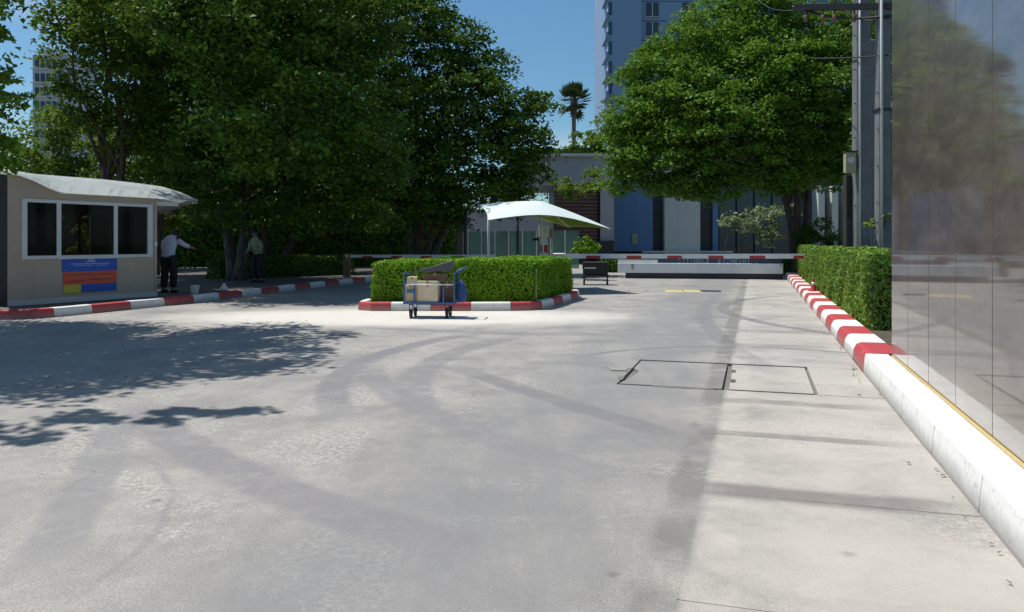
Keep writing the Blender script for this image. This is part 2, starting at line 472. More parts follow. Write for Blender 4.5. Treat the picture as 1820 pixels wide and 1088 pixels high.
M['signblue'] = worn('sign_blue', (0.02, 0.10, 0.50), (0.018, 0.085, 0.42), 0.5, 5, 0.4, 0)
M['signred'] = worn('sign_red', (0.70, 0.10, 0.05), (0.58, 0.08, 0.045), 0.5, 5, 0.4, 0)
M['signyel'] = worn('sign_yellow', (0.60, 0.52, 0.05), (0.5, 0.43, 0.05), 0.5, 5, 0.4, 0)
M['signpale'] = worn('sign_pale_print', (0.35, 0.45, 0.70), (0.3, 0.4, 0.6), 0.5, 5, 0.4, 0)
M['canvas'] = worn('white_canvas', (0.62, 0.70, 0.69), (0.54, 0.62, 0.61), 0.8, 2.5, 0.4, 0.1)
M['tower'] = worn('tower_render', (0.21, 0.315, 0.48), (0.195, 0.295, 0.455), 0.8, 0.15, 0.5, 0)
M['towerdk'] = worn('tower_dark_band', (0.05, 0.09, 0.15), (0.045, 0.08, 0.13), 0.7, 0.2, 0.5, 0)
M['pale'] = worn('pale_lavender_wall', (0.38, 0.38, 0.44), (0.33, 0.33, 0.39), 0.8, 0.6, 0.5, 0)
M['concgrey'] = worn('grey_cladding', (0.56, 0.57, 0.55), (0.48, 0.49, 0.48), 0.75, 0.6, 0.5, 0)
M['bluepanel'] = worn('blue_cladding', (0.10, 0.20, 0.38), (0.09, 0.18, 0.34), 0.5, 0.5, 0.5, 0)
M['darkcl'] = worn('dark_cladding', (0.035, 0.035, 0.045), (0.05, 0.05, 0.06), 0.6, 1.0)
M['brick'] = worn('brown_cladding', (0.15, 0.085, 0.085), (0.10, 0.06, 0.06), 0.8, 2.0, 0.7, 0.2)
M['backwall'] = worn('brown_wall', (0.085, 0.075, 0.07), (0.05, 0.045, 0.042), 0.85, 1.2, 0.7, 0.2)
M['shirt'] = worn('white_shirt_cloth', (0.55, 0.58, 0.72), (0.45, 0.48, 0.62), 0.85, 8, 0.5, 0.3)
M['olive'] = worn('olive_cloth', (0.30, 0.32, 0.20), (0.24, 0.26, 0.16), 0.85, 8, 0.5, 0.3)
M['trouser'] = worn('dark_trousers', (0.015, 0.016, 0.022), (0.01, 0.01, 0.014), 0.85, 8)
M['skin'] = worn('skin', (0.30, 0.17, 0.11), (0.26, 0.145, 0.09), 0.55, 8, 0.5, 0)
M['hair'] = worn('black_hair', (0.01, 0.009, 0.009), (0.018, 0.016, 0.015), 0.5, 30)
M['bulk'] = worn('tower_pale', (0.46, 0.50, 0.56), (0.40, 0.44, 0.50), 0.8, 0.1, 0.5, 0)

def glass_mat(name, tint, rough=0.03, alpha=0.35):
    t = NT(name)
    t.out(tint, rough, Specular_IOR_Level=0.6)
    tr = t.n.new('ShaderNodeBsdfTransparent')
    tr.inputs[0].default_value = (*[min(1, 0.5 + q) for q in tint], 1)
    mx = t.n.new('ShaderNodeMixShader')
    mx.inputs[0].default_value = alpha
    t.l.new(tr.outputs[0], mx.inputs[1])
    t.l.new(t.b.outputs[0], mx.inputs[2])
    t.l.new(mx.outputs[0], t.n['Material Output'].inputs[0])
    return t.m
M['glass'] = glass_mat('booth_glass', (0.01, 0.012, 0.012), 0.03, 0.30)
M['glass'].node_tree.nodes['Principled BSDF'].inputs['Specular IOR Level'].default_value = 0.35
M['greenglass'] = glass_mat('green_glass', (0.16, 0.30, 0.27), 0.05, 0.55)
M['winglass'] = worn('window_glass', (0.03, 0.045, 0.06), (0.05, 0.07, 0.09), 0.06, 0.3, 0.5, 0)
t = NT('green_lining')
tr = t.n.new('ShaderNodeBsdfTranslucent')
tr.inputs[0].default_value = (0.42, 0.60, 0.06, 1)
t.out((0.36, 0.50, 0.05), 0.8)
mx = t.n.new('ShaderNodeMixShader')
mx.inputs[0].default_value = 0.5
t.l.new(t.b.outputs[0], mx.inputs[1]); t.l.new(tr.outputs[0], mx.inputs[2])
t.l.new(mx.outputs[0], t.n['Material Output'].inputs[0])
M['lining'] = t.m

# ------------------------------------------------------------------ ground, road slabs
mb = MB()
mb.face([(-900, -300, -0.06), (900, -300, -0.06), (900, 1500, -0.06), (-900, 1500, -0.06)])
tag(mb.build('ground', M['ground']), kind='structure')

road = MB().face([st(-8, -24, -0.032), st(-8, 1.5, -0.032), st(48, 1.5, -0.032), st(48, -24, -0.032)]).build('road', M['bed'])
tag(road, kind='structure')
def slab(s0, s1, t0, t1, g=0.006, top=0.0, name='road_slab', mat=None):
    m = MB()
    jit = lambda: random.uniform(-0.0015, 0.0015) if g > 0.001 else 0.0
    P = [st(s0 + g, t0 + g), st(s0 + g, t1 - g), st(s1 - g, t1 - g), st(s1 - g, t0 + g)]
    m.hexa([p + Vector((0, 0, -0.03)) for p in P] + [p + Vector((0, 0, top + jit())) for p in P])
    return m.build(name, mat or M['road'], road)
# right strip, cut at the cross joints; the two drain covers sit in the gaps left for them
cuts = [-8, -3.9, -2.4, -0.95, 0.45, 1.85, 3.25, 4.7, 6.15, 7.98, 9.74, 11.6, 13.4, 15.4, 17.6, 20.2, 23.2, 27, 32, 48]
for a, b in zip(cuts, cuts[1:]):
    if abs(a - 7.98) < 0.01:
        slab(a, b, 0.56, 1.14)
    else:
        slab(a, b, -0.308, 1.14, 0.003)
    if abs(a - 7.98) > 0.01:
        pass
# long main slabs, cast against each other
for a, b in ((-8, 7.98), (9.74, 26), (26, 48)):
    slab(a, b, -6.2, -0.305, 0.0)
slab(7.98, 9.74, -6.2, -1.36, 0.0)
for a, b in ((-8, 10.2), (10.2, 26), (26, 48)):
    slab(a, b, -13.2, -6.2, 0.0005)
for a, b in ((-8, 10.5), (10.5, 48)):
    slab(a, b, -24, -13.2, 0.0005)
# drain covers (slightly rocked, chipped at one corner)
m = MB()
P = [(8.000, -1.338), (8.004, -0.322), (9.69, -0.325), (9.68, -1.340), (9.05, -1.335), (8.82, -1.25), (8.42, -1.27)]
P = [st(s, t_) for s, t_ in P]
m.prism(P, -0.03, -0.003)
def rock(o, lo_s, hi_s, z0, z1):
    for v in o.data.vertices:
        if v.co.z > -0.02:
            f_ = (v.co.x * SU + v.co.y * CU - lo_s) / (hi_s - lo_s)
            v.co.z = z0 + (z1 - z0) * f_
c1 = m.build('cover_slab', M['road'], road)
rock(c1, 8.0, 9.7, 0.006, -0.004)
c1['label'] = 'wide drain cover slab with a chipped left edge'
m = MB().prism([st(8.008, -0.25), st(8.008, 0.53), st(9.68, 0.535), st(9.685, -0.27), st(9.3, -0.26), st(9.27, -0.215), st(9.08, -0.21), st(9.05, -0.255), st(8.62, -0.25), st(8.6, -0.2), st(8.42, -0.2), st(8.4, -0.255)], -0.03, -0.002)
c2 = m.build('cover_slab', M['road'], road)
rock(c2, 8.0, 9.7, 0.005, -0.004)
c2['label'] = 'drain cover slab beside the right kerb'
# the broken strip of paving left of the cover
m = MB().prism([st(8.95, -1.62), st(8.97, -1.4), st(8.80, -1.38), st(8.78, -1.55)], 0.0005, 0.012)
m.build('broken_edge', M['kcore'], road)
m = MB().prism([st(9.0, -1.66), st(9.02, -1.36), st(8.975, -1.36), st(8.955, -1.64)], 0.0, 0.0035)
m.build('crack_gap', M['bed'], road)
m = MB().prism([st(8.01, -1.0), st(8.02, -0.45), st(7.95, -0.36), st(7.93, -0.7), st(7.965, -0.98)], 0.0, 0.004)
m.build('crack_gap', M['bed'], road)
m = MB().prism([st(8.45, -1.42), st(8.47, -1.35), st(8.25, -1.34), st(8.26, -1.39)], 0.0, 0.0035)
m.build('crack_gap', M['bed'], road)

# ------------------------------------------------------------------ kerbs
def resample(pts, step):
    out, acc = [], 0.0
    pts = [Vector((p[0], p[1])) for p in pts]
    L = [0.0]
    for a, b in zip(pts, pts[1:]): L.append(L[-1] + (b - a).length)
    def at(d):
        d = max(0, min(L[-1], d))
        for i in range(len(pts) - 1):
            if d <= L[i + 1] + 1e-9:
                f = (d - L[i]) / max(1e-9, L[i + 1] - L[i])
                return pts[i].lerp(pts[i + 1], f)
        return pts[-1]
    return at, L[-1]

def smooth_poly(pts, n=3):
    pts = [Vector((p[0], p[1])) for p in pts]
    for _ in range(n):
        q = [pts[0]]
        for a, b in zip(pts, pts[1:]):
            q += [a.lerp(b, 0.25), a.lerp(b, 0.75)]
        q.append(pts[-1])
        pts = q
    return pts

def kerb_run(kerb, line, width, height, lengths, colours, side=1, round_=0.035):
    """line: road-side foot of the kerb; the body lies on `side` of it (+1 = right of travel)"""
    at, L = resample(line, 0.2)
    d, i = 0.0, 0
    while d < L - 0.15:
        ln = lengths[min(i, len(lengths) - 1)]
        e = min(d + ln, L)
        k = max(1, int((e - d) / 0.34))
        g = 0.005
        rows = []
        for j in range(k + 1):
            q = d + g + (e - d - 2 * g) * j / k
            p = at(q)
            tg = (at(q + 0.06) - at(q - 0.06)).normalized()
            nr = Vector((tg.y, -tg.x)) * side
            dz = random.uniform(-0.004, 0.004) if j in (0, k) else 0
            prof = [(0.0, -0.03), (0.012, height * 0.55), (0.022, height - round_), (0.022 + round_ * 0.35, height - round_ * 0.3), (0.025 + round_, height), (width - 0.02, height + 0.002), (width, height - 0.02), (width, -0.03)]
            rows.append([Vector((p.x + nr.x * w, p.y + nr.y * w, z + (dz if z > 0 else 0))) for w, z in prof])
        m = MB()
        vs = [[m.bm.verts.new(v) for v in r] for r in rows]
        for a, b in zip(vs, vs[1:]):
            for c in range(len(a) - 1):
                f = m.bm.faces.new((a[c], a[c + 1], b[c + 1], b[c]))
        m.bm.faces.new(vs[0]); m.bm.faces.new(list(reversed(vs[-1])))
        cname = colours(i)
        o = m.build('kerb_stone', M['kred' if cname == 'red' else 'kwhite'], kerb)
        d, i = e, i + 1

# right kerb: plain white by the wall, red and white beyond
rk = MB()
rk.hexa([st(-6, 1.2, -0.05), st(-6, 1.40, -0.05), st(34, 1.40, -0.05), st(34, 1.2, -0.05), st(-6, 1.2, 0.15), st(-6, 1.40, 0.15), st(34, 1.40, 0.15), st(34, 1.2, 0.15)])
rk = rk.build('kerb', M['kcore'])
tag(rk, kind='structure')
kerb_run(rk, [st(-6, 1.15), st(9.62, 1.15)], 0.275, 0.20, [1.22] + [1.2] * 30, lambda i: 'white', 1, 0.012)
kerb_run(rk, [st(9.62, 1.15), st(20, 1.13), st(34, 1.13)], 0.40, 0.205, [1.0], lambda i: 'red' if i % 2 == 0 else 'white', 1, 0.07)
# left kerb
left_line = smooth_poly([(-16, 14.35), (-9.7, 14.55), (-8.95, 14.8), (-8.6, 15.6), (-7.75, 17.96), (-6.97, 20.9), (-6.2, 24.8), (-5.36, 27.8), (-4.4, 31.5), (-2.6, 38)], 2)
lk = MB().tube([(p.x - 0.14, p.y + 0.06, 0.04) for p in left_line], 0.07, 4).build('kerb', M['kcore'])
tag(lk, kind='structure')
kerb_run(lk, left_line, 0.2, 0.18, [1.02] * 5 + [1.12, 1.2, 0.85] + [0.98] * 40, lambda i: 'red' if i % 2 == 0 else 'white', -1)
# island kerb
def up(p, d, off=(0, 0)): return (p[0] + SU * d + off[0], p[1] + CU * d + off[1])
isl = [(-2.2, 22.5), (-3.2, 18.2), (-3.36, 17.0), (-3.2, 16.52), (-2.7, 16.5), (0.1, 16.5), (0.62, 16.75), (0.95, 17.7), up((0.62, 16.6), 2.6), up((0.62, 16.6), 4.0), (1.78, 21.35), (1.35, 22.1), (1.25, 23.5), (1.25, 28)]
isl_line = smooth_poly(isl, 2)
ik = MB().prism([(p.x * 0.94 - 0.05, (p.y - 22) * 0.965 + 22.2) for p in smooth_poly(isl, 1)], -0.02, 0.13).build('traffic_island', M['soil'])
tag(ik, kind='structure')
kerb_run(ik, isl_line, 0.2, 0.18, [0.84], lambda i: 'red' if i % 2 == 1 else 'white', -1)

# planting strip and pavement
tag(MB().face([st(9.0, 1.42, 0.14), st(9.0, 9, 0.14), st(36, 9, 0.14), st(36, 1.42, 0.14)]).build('planting_bed', M['soil']), kind='structure')
poly = [(p.x - 0.12, p.y + 0.1) for p in left_line] + [(-14, 40), (-30, 40), (-30, 14.6)]
tag(MB().prism(poly, -0.03, 0.135).build('pavement', M['pave']), kind='structure')

# ------------------------------------------------------------------ right granite wall
wall = empty('granite_wall', st(8.6, 1.42, 0.2))
tag(wall, 'tall polished brown granite wall rising from the white kerb', 'wall')
inv = Matrix.Translation(-wall.location)
S_END = 9.46
def wbox(s0, s1, t0, t1, z0, z1):
    m = MB()
    m.hexa([inv @ st(s0, t0, z0), inv @ st(s0, t1, z0), inv @ st(s1, t1, z0), inv @ st(s1, t0, z0), inv @ st(s0, t0, z1), inv @ st(s0, t1, z1), inv @ st(s1, t1, z1), inv @ st(s1, t0, z1)])
    return m
wbox(-5, S_END - 0.03, 1.4235, 1.80, 0.1, 6.4).build('wall_core', M['grout'], wall)
s = S_END
while s > -5:
    for z0, z1 in ((0.225, 1.36), (1.36, 3.6), (3.6, 6.4)):
        wbox(s - 0.953, s - 0.007, 1.419 + random.uniform(0, 0.0015), 1.4230, z0 + 0.003, z1 - 0.003).build('granite_panel', M['granite'], wall)
    s -= 0.96
wbox(S_END - 0.03, S_END, 1.45, 1.80, 0.1, 6.4).build('end_panel', M['granite'], wall)
m = MB()
m.tube([inv @ st(-5, 1.412, 0.214), inv @ st(S_END - 0.1, 1.412, 0.214)], 0.013, 6)
m.build('gold_trim', M['gold'], wall)

# ------------------------------------------------------------------ foliage
def leaf_mesh(name, pts, size, up_bias=0.5, aspect=0.55, face=None):
    n = len(pts)
    nrm = RNG.normal(size=(n, 3))
    nrm[:, 2] = np.abs(nrm[:, 2]) + up_bias
    if face is not None: nrm = RNG.normal(size=(n, 3)) * 0.5 + face
    nrm /= np.linalg.norm(nrm, axis=1)[:, None]
    a = RNG.normal(size=(n, 3))
    a[:, 2] -= 0.35
    a -= nrm * np.sum(a * nrm, axis=1)[:, None]
    a /= np.linalg.norm(a, axis=1)[:, None]
    b = np.cross(nrm, a)
    sz = size * RNG.uniform(0.6, 1.25, (n, 1))
    fold = nrm * sz * 0.14
    v = np.empty((n, 4, 3), dtype=np.float32)
    v[:, 0] = pts - a * sz * 0.5
    v[:, 1] = pts + b * sz * aspect * 0.5 + fold
    v[:, 2] = pts + a * sz * 0.5
    v[:, 3] = pts - b * sz * aspect * 0.5 + fold
    me = bpy.data.meshes.new(name)
    me.vertices.add(4 * n); me.loops.add(4 * n); me.polygons.add(n)
    me.vertices.foreach_set('co', v.reshape(-1))
    me.loops.foreach_set('vertex_index', np.arange(4 * n, dtype=np.int32))
    me.polygons.foreach_set('loop_start', np.arange(0, 4 * n, 4, dtype=np.int32))
    me.update(calc_edges=True)
    return me

def crown_points(blobs, n, spray=0.42, inner=0.22):
    blobs = np.array(blobs, dtype=float)
    w = np.maximum((blobs[:, 3] * blobs[:, 4] * blobs[:, 5]) ** (2 / 3), 0.12)
    w /= w.sum()
    cnt = (w * n).astype(int)
    out = []
    for (cx, cy, cz, rx, ry, rz), k in zip(blobs, cnt):
        small = min(1.0, 0.25 + (rx * ry * rz) ** (1 / 3) * 0.9)
        ns = max(8, int(k / 95))
        d = RNG.normal(size=(ns, 3)); d /= np.linalg.norm(d, axis=1)[:, None]
        rad = np.where(RNG.random(ns) < inner, RNG.uniform(0.2, 0.8, ns), RNG.uniform(0.78, 1.10, ns))
        cen = d * rad[:, None]
        idx = RNG.integers(0, ns, k)
        sp = np.array([rx, ry, rz])
        ss = spray * small * RNG.uniform(0.65, 1.4, ns)
        u = RNG.normal(size=(k, 3))
        u /= np.linalg.norm(u, axis=1)[:, None]
        u *= RNG.random((k, 1)) ** 0.45 * 1.45
        off = u * np.array([1, 1, 0.42]) * ss[idx][:, None]
        off[:, 2] -= 0.22 * (off[:, 0] ** 2 + off[:, 1] ** 2) / (spray * small)
        p = np.array([cx, cy, cz]) + cen[idx] * sp + off
        stray = RNG.random(k) < 0.14
        q = RNG.normal(size=(k, 3)); q /= np.linalg.norm(q, axis=1)[:, None]
        q *= RNG.random((k, 1)) ** 0.5
        p[stray] = (np.array([cx, cy, cz]) + q * sp)[stray]
        out.append(p)
    return np.concatenate(out)

def bez(a, b, sag=0.0, side=None, n=7):
    a, b = Vector(a), Vector(b)
    side = side or Vector((random.uniform(-1, 1), random.uniform(-1, 1), 0))
    return [a.lerp(b, i / n) + side * math.sin(math.pi * i / n) * sag + Vector((0, 0, 1)) * math.sin(math.pi * i / n) * sag * 0.5 for i in range(n + 1)]

def tree(name, label, base, blobs, n, leaf, mat, stems, trunk_r=0.22, limbs=7, spray=0.42, inner=0.22, bark='bark', group=None):
    base = Vector(base)
    root = empty(name, base)
    tag(root, label, 'tree', group)
    loc = [(b[0] - base.x, b[1] - base.y, b[2] - base.z, b[3], b[4], b[5]) for b in blobs]
    link('crown', leaf_mesh('crown', crown_points(loc, n, spray, inner), leaf), M[mat], root)
    for si, (dx, dy, top) in enumerate(stems):
        t0 = Vector((dx * 0.18, dy * 0.18, -0.1))
        t1 = Vector((dx, dy, top))
        path = bez(t0, t1, 0.18 * top / 4, n=9)
        m = MB()
        m.tube(path, [trunk_r * (1.35 if i == 0 else 1.0) * (1 - 0.55 * i / 9) for i in range(10)], 9)
        m.build('trunk', M[bark], root)
        picks = random.sample(range(len(loc)), min(limbs, len(loc)))
        for q in picks:
            c = Vector(loc[q][:3])
            st_ = path[random.randint(6, 9)]
            m = MB()
            m.tube(bez(st_, c, 0.35, n=6), [trunk_r * 0.42 * (1 - 0.8 * i / 6) for i in range(7)], 6)
            m.build('limb', M[bark], root)
    return root

def B(px, py, Y, r, rz=None, ry=None):        # a leaf clump of radius r seen at this spot, Y metres off
    p = pt(px, py, Y)
    return (p.x, p.y, p.z, r, ry or r, rz or r * 0.8)

# big dark trees behind the left kerb
bA = [B(745, 300, 35, 2.6), B(840, 300, 35, 2.4), B(930, 305, 35.5, 1.35, 1.1), B(700, 200, 36, 2.9), B(820, 190, 35, 2.7), B(905, 215, 35, 2.0), B(955, 190, 35.5, 0.8), B(940, 255, 35, 1.1),
      B(720, 90, 36, 2.9), B(800, 95, 36, 2.0), B(855, 130, 36, 1.6), B(700, -20, 37, 2.4), B(640, 30, 37, 2.4), B(765, 30, 37, 0.9), B(660, 330, 36, 2.2), B(780, 350, 35, 1.5), B(890, 335, 35, 1.4), B(720, 365, 34, 1.2, .8), B(640, 370, 33, 1.4, .9), B(800, 372, 34, 0.9, .6), B(560, 365, 33, 1.5, 1.0), B(480, 360, 33, 1.5, 1.0)]
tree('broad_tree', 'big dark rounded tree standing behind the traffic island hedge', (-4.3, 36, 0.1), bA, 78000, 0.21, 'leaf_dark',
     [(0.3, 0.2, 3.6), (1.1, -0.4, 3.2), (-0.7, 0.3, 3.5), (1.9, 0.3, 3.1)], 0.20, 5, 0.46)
bBt = [B(430, 300, 26.5, 2.3), B(540, 320, 27, 2.2), B(600, 270, 28, 2.4), B(400, 190, 27, 2.4), B(500, 180, 27, 2.6), B(600, 150, 28, 2.4), B(360, 90, 27, 2.3), B(470, 60, 27, 2.6), B(580, 40, 28, 2.6), B(420, -60, 27, 2.6), B(540, -70, 28, 2.8), B(330, 250, 27, 1.7), B(360, 330, 27, 1.2, 0.8), B(650, 350, 28, 1.3, 0.9), B(330, 0, 28, 2), B(565, 255, 23, 1.6, 1.1), B(640, 285, 26, 1.5, 1.0), B(490, 245, 21.5, 1.5, 1.0), B(430, 235, 20.5, 1.2, 0.8), B(600, 200, 24, 1.7, 1.2), B(520, 170, 22, 1.6, 1.0), B(430, -40, 23, 2.2), B(520, -30, 24, 2.3), B(340, -30, 22, 2.2), B(600, -50, 27, 2.4), B(430, 60, 24.5, 1.9), B(540, 60, 25.5, 1.9), B(362, 44, 21.2, 1.6), B(420, 110, 22, 1.6), B(470, 40, 22.5, 1.7)]  # high clumps are added to shade the lower overhang
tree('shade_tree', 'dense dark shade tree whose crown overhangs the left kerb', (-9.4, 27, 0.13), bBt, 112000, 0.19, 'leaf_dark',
     [(0.2, 0.1, 3.8), (-0.8, 0.6, 3.4)], 0.24, 6, 0.44)
bD = [B(160, 90, 25, 1.5), B(230, 50, 25.5, 1.7), B(135, 30, 25, 1.2), B(250, 140, 26, 1.4), B(180, 180, 25.5, 1.2), B(270, 220, 26, 1.2), B(165, -40, 25, 1.8), B(250, -40, 26, 2.0), B(120, 140, 25, 0.7), B(215, 240, 26, 0.9), B(118, 165, 25, 0.6), B(105, 105, 25, 0.5), B(140, 215, 25, 0.7)]
tree('slender_tree', 'thin light green tree with a slender forked trunk behind the booth', (-13.1, 25.2, 0.13), bD, 13500, 0.19, 'leaf_light', [(-0.1, 0.2, 4.6), (0.6, 0.1, 5.2)], 0.15, 6, 0.42, 0.3)
bF = [B(40, 280, 36, 2.0), B(110, 270, 36, 2.2), B(190, 285, 36, 2.2), B(270, 270, 37, 2.6), B(120, 330, 36, 2.2), B(230, 340, 36, 2.6), B(30, 340, 36, 2.3), B(300, 330, 38, 2.6), B(-60, 290, 36, 2.6), B(118, 225, 36, 1.2)]
tree('bushy_tree', 'low bushy light green tree showing above the booth roof', (-20, 36.5, 0.1), bF, 24000, 0.22, 'leaf_light', [(0, 0, 3.2)], 0.2, 4, 0.5)
bG = [B(350, 250, 44, 4.2), B(480, 230, 45, 4.6), B(620, 240, 46, 4.6), B(350, 110, 44, 4.2), B(500, 90, 46, 4.6), B(420, 330, 44, 3.2), B(560, 330, 46, 3.2), B(690, 330, 46, 2.6)]
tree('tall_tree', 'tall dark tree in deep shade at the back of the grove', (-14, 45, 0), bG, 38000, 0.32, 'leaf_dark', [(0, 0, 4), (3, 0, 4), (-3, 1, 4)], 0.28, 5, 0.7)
bK = [B(260, 120, 31, 2.2), B(300, 220, 31, 2.2), B(240, 230, 31, 1.6), B(320, 60, 31, 2.6), B(220, 20, 32, 2.0), B(280, -60, 31, 2.8), B(330, 310, 31, 1.8), B(180, -110, 31, 3.0)]  # tree added to shade the pavement beside the booth
tree('dark_tree', 'dark leafy tree behind the thin light tree and the booth', (-14.2, 31, 0.13), bK, 30000, 0.21, 'leaf_dark', [(0.2, 0.2, 4.2)], 0.22, 6, 0.46)
bS = [B(1600, 60, 27, 2.0), B(1640, 160, 27, 2.2), B(1590, 250, 27, 1.3), B(1660, 280, 27, 2.0), B(1600, 340, 27, 1.2), B(1620, 410, 27, 1.2), B(1720, 120, 27, 2.4), B(1680, 20, 28, 2.4)]
tree('narrow_tree', 'dark tree filling the gap between the poles and the granite wall', (14.0, 27, 0.13), bS, 30000, 0.19, 'leaf_dark', [(0.2, 0.2, 3.4)], 0.2, 6, 0.42)
# overhanging tree out at the left, whose dappled shade lies on the drive
bE = [(-9.9, 13.4, 6.4, 1.9, 2.0, 1.3), (-9.4, 11.3, 6.7, 2.0, 1.9, 1.2), (-8.2, 12.8, 7.4, 1.9, 2.0, 1.1), (-7.3, 11.4, 8.0, 1.6, 1.6, 0.9), (-7.0, 14.0, 7.4, 1.2, 1.4, 0.8), (-8.2, 9.6, 7.2, 1.6, 1.3, 0.9),
      (-10.8, 10.4, 7.3, 2.0, 2.0, 1.3), (-11.9, 13.9, 7.3, 2.2, 2.2, 1.6), (-10.2, 12.4, 9.0, 2.4, 2.6, 1.2), (-6.4, 10.6, 7.2, 0.9, 0.5, 0.4), (-6.2, 12.6, 7.4, 0.9, 0.6, 0.4),
      (-8.9, 6.9, 7.1, 1.2, 0.45, 0.4), (-7.2, 7.5, 7.1, 1.0, 0.22, 0.25), (-6.3, 7.95, 7.1, 0.7, 0.14, 0.2), (-5.5, 8.3, 7.1, 0.5, 0.08, 0.12), (-10.4, 7.3, 7.0, 1.2, 0.6, 0.5), (-11.2, 8.9, 7.0, 1.5, 0.8, 0.6), (-9.4, 8.6, 7.1, 1.1, 0.4, 0.4), (-12.5, 7.6, 6.9, 1.3, 1.0, 0.6),
      (-9.7, 14.2, 4.9, 0.7, 0.9, 0.5), (-9.25, 14.1, 3.9, 0.4, 0.6, 0.5), (-9.5, 14.4, 3.2, 0.4, 0.6, 0.4)]
bE = [(q_[0] - (0.2 if q_[2] > 6.1 and q_[4] > 0.45 else 0.0),) + q_[1:] for q_ in bE]
tree('overhanging_tree', 'leafy branches reaching in at the upper left corner over the drive', (-13.2, 13.6, 0), bE, 60000, 0.165, 'leaf_mid', [(1.4, -1.0, 4.6)], 0.24, 9, 0.34, 0.25)
# right tree
bR = [B(1130, 250, 35, 1.8), B(1110, 310, 35, 1.2, 0.8), B(1190, 150, 35.5, 2.1), B(1180, 260, 34.5, 2.2), B(1260, 90, 36, 2.3), B(1270, 200, 34, 2.7), B(1260, 300, 34.5, 1.8, 1.1), B(1340, 60, 36, 2.5), B(1360, 150, 34, 2.6), B(1350, 260, 34.5, 2.3), B(1430, 40, 36, 2.6), B(1450, 150, 35, 2.6), B(1440, 250, 35, 2.2), B(1500, 90, 36, 2.4), B(1330, 0, 37, 2.2), B(1520, 200, 36, 1.8), B(1100, 225, 35.5, 0.9), B(1140, 120, 36, 1.0), B(1180, 330, 34.5, 0.9, 0.6), B(1460, 310, 36, 1.2, 0.8), B(1560, 60, 36, 2.2)]
tree('spreading_tree', 'broad green tree with a leaning forked trunk beyond the right hedge', (12.9, 35.5, 0.1), bR + [B(1220, 330, 34.5, 1.2, .7), B(1290, 330, 34, 1.2, .7), B(1390, 310, 34, 1.4, .9), B(1480, 270, 35, 1.5), B(1330, 210, 33.5, 2.0), B(1420, 200, 34, 2.0), B(1160, 200, 35, 1.9), B(1230, 200, 34, 2.0), B(1200, 80, 36, 1.3), B(1120, 280, 35, 1.3)], 125000, 0.20, 'leaf_mid', [(-1.1, -0.3, 4.4), (0.5, 0.3, 4.2), (-0.2, -0.6, 5.0)], 0.24, 6, 0.44)

# shrubs
def shrub(name, label, base, blobs, n, leaf, mat, cat='shrub', spray=0.16):
    base = Vector(base)
    root = empty(name, base)
    tag(root, label, cat)
    loc = [(b[0] - base.x, b[1] - base.y, b[2] - base.z, b[3], b[4], b[5]) for b in blobs]
    link('foliage', leaf_mesh('foliage', crown_points(loc, n, spray, 0.3), leaf), M[mat], root)
    m = MB()
    for b in loc[:6]:
        m.tube(bez((random.uniform(-.05, .05), random.uniform(-.05, .05), 0), b[:3], 0.08, n=4), [0.02, 0.018, 0.015, 0.012, 0.008], 5)
    m.build('stems', M['bark'], root)
    return root
shrub('pale_shrub', 'pale variegated shrub under the spreading tree', (10.6, 40, 0.1), [B(1350, 385, 40, 0.9), B(1300, 390, 40, 0.6), B(1360, 420, 40, 0.8), B(1390, 375, 40, 0.6)], 2600, 0.20, 'leaf_pale', spray=0.3)
shrub('dark_shrub', 'dark round shrub just behind the far end of the right hedge', (14.0, 34.5, 0.1), [B(1460, 415, 34.5, 1.0, 0.6), B(1430, 425, 34.5, 0.6)], 2500, 0.13, 'leaf_dark', spray=0.25)
shrub('green_shrub', 'bright green shrub between the parasol and the white sign wall', (2.8, 30, 0.1), [B(1040, 432, 30, 0.42), B(1052, 440, 30, 0.35), B(1030, 445, 30, 0.3)], 1500, 0.13, 'leaf_hedge', spray=0.14)
shrub('roof_shrub', 'leafy bush growing on the flat roof near the palm', (5.8, 56, 7.6), [B(1045, 252, 56, 1.0), B(1065, 245, 56, 0.9), B(1020, 262, 56, 0.7)], 1600, 0.28, 'leaf_light', spray=0.35)
shrub('climbing_plant', 'trailing creeper hanging over the brown louvred facade', (4.6, 53, 4.4), [B(1000, 325, 53, 0.9), B(1040, 330, 53, 0.9, 0.5), B(1055, 305, 53, 0.7), B(1015, 350, 53, 0.5)], 1500, 0.22, 'leaf_light', 'creeper', 0.35)
shrub('sapling', 'lime green sapling sprouting beside the concrete poles', (8.3, 17.5, 0.14), [B(1550, 396, 17.3, 0.16, 0.09), B(1574, 386, 17.0, 0.14, 0.12), B(1540, 399, 17.3, 0.1, 0.05)], 130, 0.085, 'leaf_lime', spray=0.06)

shrub('garden_shrub', 'bright leafy shrub seen through the booth window', (-13.4, 23.2, .13), [B(165, 405, 23, 0.5, 0.35), B(185, 415, 23.4, 0.4, 0.3), B(160, 440, 23, 0.5, 0.4)], 1300, 0.13, 'leaf_lime', spray=0.2)  # lime leaf colour stands in for sunlight on this shaded shrub
